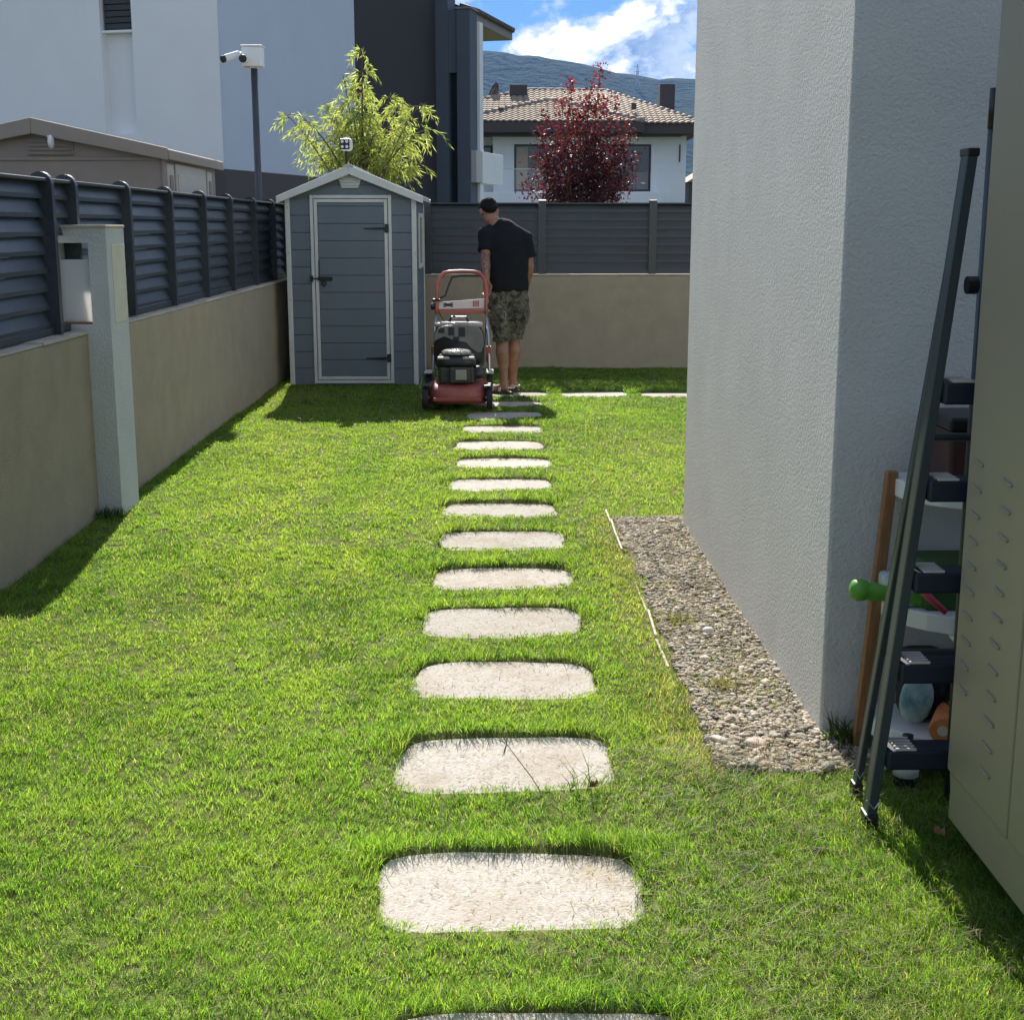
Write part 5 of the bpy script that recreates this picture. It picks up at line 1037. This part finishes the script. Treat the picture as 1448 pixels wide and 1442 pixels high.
# keep the fringe from falling across the stones
big = vnoise(x, y, .55, 51); mid = vnoise(x, y, 2.4, 52); fine = vnoise(x, y, 11, 53)
g0 = np.array([.140, .295, .042]); g1 = np.array([.285, .400, .078]); g2 = np.array([.070, .170, .026]); straw = np.array([.40, .36, .19])
stripe = .5+.5*np.sin((x+.10*(y-6))*5.2+1.0)
track = np.exp(-((x+.60+.02*np.sin(y*1.3))/.075)**2)+.7*np.exp(-((x+1.06+.02*np.sin(y*1.1+1))/.07)**2)
mixv = np.clip(.30*(tuft-.5)+.70*track*(.4+.6*vnoise(x, y, 3, 59))*np.clip((y-3.2)/1.5, 0, 1)+.36*big+.30*mid+.20*fine-.08*np.clip((3.9-y)/1.5, 0, 1)*np.clip((x+1.2)/.8, 0, 1)+.34*stripe*np.clip((y-3)/3, 0, 1)*np.clip((.2-x)/.4, .3, 1)+rng.normal(0, .15, n)-.06, 0, 1)[:, None]
cols = g0*(1-mixv)+g1*mixv; clumpd = vnoise(x, y, 3.4, 57)*.5+vnoise(x, y, 13, 58)*.5
dk = (rng.random(n) < np.clip(.08+1.6*(clumpd-.50), .05, .7))[:, None]; cols = np.where(dk, g2, cols)
nearr = np.clip((3.6-y)/1.4, 0, 1)*np.clip((x+.5)/1.5, 0, 1)
fr_straw = .022+.34*edgezone+.48*(gr*1.0)+.10*nearr*vnoise(x, y, 3.0, 55)+.20*np.clip(x-.15, 0, .5)*2*(y > 3.4)*(y < 10)*vnoise(x, y, 1.4, 54)+.10*np.clip((worn[kp]-.66)*6, 0, 1)
sw = rng.random(n) < fr_straw; cols[sw] = straw*rng.uniform(.55, 1.15, (sw.sum(), 1)); cols *= rng.uniform(.75, 1.25, (n, 1))*(.97-.024*np.clip(y-3, 0, 10))[:, None]
V1, Q1, T1, C1 = blades(np.stack([x, y, gz(x, y)-.004], 1), L, W, az, lean, laz, cols, bend)
_sz = np.array([-.0136+float(gz(np.array([a_]), np.array([b_]))[0]) for a_, b_ in ST]); _sy = np.array([b_ for a_, b_ in ST])
def ZST(yy): return _sz[np.argmin(np.abs(yy[:, None]-_sy[None]), 1)]
# mown clippings lying flat, thickest on the right and on the stones
nc = 7000; cx_ = np.concatenate([rng.uniform(-1.9, .95, nc), rng.normal(.68, .28, 6500), rng.uniform(-.26, .34, 1700), rng.uniform(.585, .935, 2600)]); cy_ = np.concatenate([2.1+rng.random(nc)**1.6*9, rng.uniform(2.15, 3.5, 6500), rng.choice([s_[1] for s_ in ST[1:11]], 1700, p=np.array([.2, .2, .15, .1, .1, .08, .06, .05, .03, .03]))+rng.uniform(-.18, .18, 1700), rng.uniform(3.4, 6.6, 2600)])
ok = ~((cx_ > .93) & (cy_ > 3.6)) & (cx_ > -1.95) & (rng.random(len(cx_)) < np.where(np.arange(len(cx_)) < nc, .25+.9*vnoise(cx_, cy_, 2.2, 61)**2, 1)); cx_, cy_ = cx_[ok], cy_[ok]; nc = len(cx_)
onst = poly_field(cx_, cy_) < 1.0; zc = np.where(onst, ZST(cy_)+rng.uniform(0, .003, nc), gz(cx_, cy_)+rng.uniform(.014, .036, nc))
Lc = np.where(onst, rng.uniform(.006, .026, nc), rng.uniform(.012, .065, nc)); a = rng.uniform(0, 6.283, nc); dirc = np.stack([np.cos(a), np.sin(a), np.where(onst, rng.uniform(-.0, .06, nc), rng.normal(0, .25, nc))], 1); sd = np.stack([-np.sin(a), np.cos(a), np.zeros(nc)], 1)
Pc = np.stack([cx_, cy_, zc], 1); wc = (.0011+.0003*np.clip(cy_-2.2, 0, 8))[:, None]*rng.uniform(.7, 1.3, (nc, 1)); mid_ = Pc+dirc*Lc[:, None]*.5+sd*Lc[:, None]*rng.normal(0, .10, (nc, 1)); tip_ = Pc+dirc*Lc[:, None]
V2 = np.stack([Pc-sd*wc*.5, Pc+sd*wc*.5, mid_-sd*wc*.5, mid_+sd*wc*.5, tip_], 1).reshape(-1, 3); b = np.arange(nc)[:, None]*5
ccl = np.where((rng.random(nc) < .55)[:, None], straw*rng.uniform(.5, 1.25, (nc, 1)), np.array([.10, .13, .035])*rng.uniform(.5, 1.2, (nc, 1)))
o1 = len(V1); V = np.concatenate([V1, V2]); Qa = np.concatenate([Q1, b+np.array([0, 1, 3, 2])+o1]); Ta = np.concatenate([T1, b+np.array([2, 3, 4])+o1]); CC = np.concatenate([C1, np.repeat(ccl, 5, 0)])
o = link('grass', np_mesh('grass', V, Qa, Ta, np.clip(CC, .004, 1)), M['grass']); struct(o, 'stuff')
print('blades', n, 'clippings', nc)

# ------------------------------------------------------------------ weeds and fallen bits
t = thing('weed', 'tall dry seed stalk bent across the second nearest stepping stone', 'weed', (.125, 3.265, 0))
st_ = [Vector((.125, 3.265, .0)), Vector((.10, 3.285, .035)), Vector((.06, 3.30, .085)), Vector((.035, 3.305, .12))]
MB().tube(st_, [.0016, .0014, .0012, .001], 5).build('stalk', M['dry'], t)
m = MB()
for dx, dz, l_ in ((-.012, .03, .04), (.004, .035, .05), (-.022, .012, .03), (-.006, -.030, .03), (-.010, -.034, .03)): m.tube([(.035, 3.305, .12), (.035+dx*.5, 3.305, .12+dz*.5), (.035+dx, 3.30, .12+dz)], [.0008, .0016, .0006], 5)
m.build('seed_head', M['dry'], t)
nw = 26; ang = rng.uniform(0, 6.28, nw); Pw = np.stack([.235+rng.normal(0, .035, nw), 3.245+rng.normal(0, .02, nw), np.zeros(nw)], 1)
Vw, Qw, Tw, Cw = blades(Pw, rng.uniform(.06, .16, nw), np.full(nw, .0030), ang, rng.uniform(.15, .75, nw), rng.uniform(0, 6.28, nw), np.array([.06, .12, .02])*rng.uniform(.6, 1.3, (nw, 1)), rng.uniform(.2, .9, nw))
tag(link('weed', np_mesh('weed', Vw, Qw, Tw, Cw), M['grass']), 'clump of long green blades beside the second nearest stepping stone', 'weed')
def fallen_leaf(label, x, y, z, r, a):
    m = MB(); pts = [(0, 0, .004), (.5, .32, .016), (.8, .38, .004), (1.1, .20, .018), (1.3, 0, .008), (1.1, -.22, .014), (.8, -.40, .006), (.4, -.30, .02), (.6, 0, .0)]
    vs_ = [(x+r*(p[0]*math.cos(a)-p[1]*math.sin(a)), y+r*(p[0]*math.sin(a)+p[1]*math.cos(a)), z+p[2]) for p in pts]; vs_ += [(q_[0], q_[1], q_[2]-.0015) for q_ in vs_]
    fs = [(i, (i+1) % 8, 8) for i in range(8)] + [((i+1) % 8+9, i+9, 17) for i in range(8)] + [(i, i+9, (i+1) % 8+9, (i+1) % 8) for i in range(8)]
    m.add(vs_, fs); return tag(m.build('dead_leaf', M['leafbrown']), label, 'leaf')
fallen_leaf('curled brown dead leaf by the right end of the second stepping stone', .245, 3.215, .035, .022, .4); fallen_leaf('brown dead leaf in the shade left of the cabinet', 1.055, 2.90, .045, .028, 2.0)
# weeds along the wall foot and a clump by the house corner
def clump(label, cx0, cy0, nb, hgt, sp, col):
    a = rng.uniform(0, 6.28, nb); Pw = np.stack([cx0+rng.normal(0, sp, nb), cy0+rng.normal(0, sp, nb), np.zeros(nb)], 1)
    V_, Q_, T_, C_ = blades(Pw, rng.uniform(.45, 1.0, nb)*hgt, np.full(nb, .0045), a, rng.uniform(.1, .7, nb), rng.uniform(0, 6.28, nb), np.array(col)*rng.uniform(.6, 1.3, (nb, 1)), rng.uniform(.1, .8, nb)); tag(link('weed', np_mesh('weed', V_, Q_, T_, C_), M['grass']), label, 'weed')
clump('ragged green weed growing in the corner beside house wall', 1.0, 3.56, 110, .12, .022, (.05, .10, .02)); clump('dry weed tuft in the middle of the gravel strip', .72, 4.02, 80, .075, .028, (.16, .16, .05)); clump('leafy weed against the far wall behind the mower', -.33, 13.9, 70, .45, .07, (.05, .11, .02))
clump('dry weed tuft in the far half of the gravel strip', .68, 4.75, 80, .07, .03, (.13, .15, .045)); clump('grass tuft at the foot of the lamp pillar', -1.93, 6.66, 120, .085, .045, (.05, .11, .02))

# ------------------------------------------------------------------ air
hz = MB().box(-3950, 3950, -120, 4650, -1.2, 385).build('haze', None); struct(hz, 'stuff')
m = bpy.data.materials.new('haze'); m.use_nodes = True; tr = m.node_tree; tr.nodes.clear()
pv = N(tr, 'ShaderNodeVolumePrincipled', ins={'Density': 0.00010, 'Anisotropy': 0.0, 'Color': (0.18, 0.42, 0.90, 1)}); oo = N(tr, 'ShaderNodeOutputMaterial'); tr.links.new(pv.outputs[0], oo.inputs['Volume'])
hz.data.materials.append(m); hz.display_type = 'WIRE'
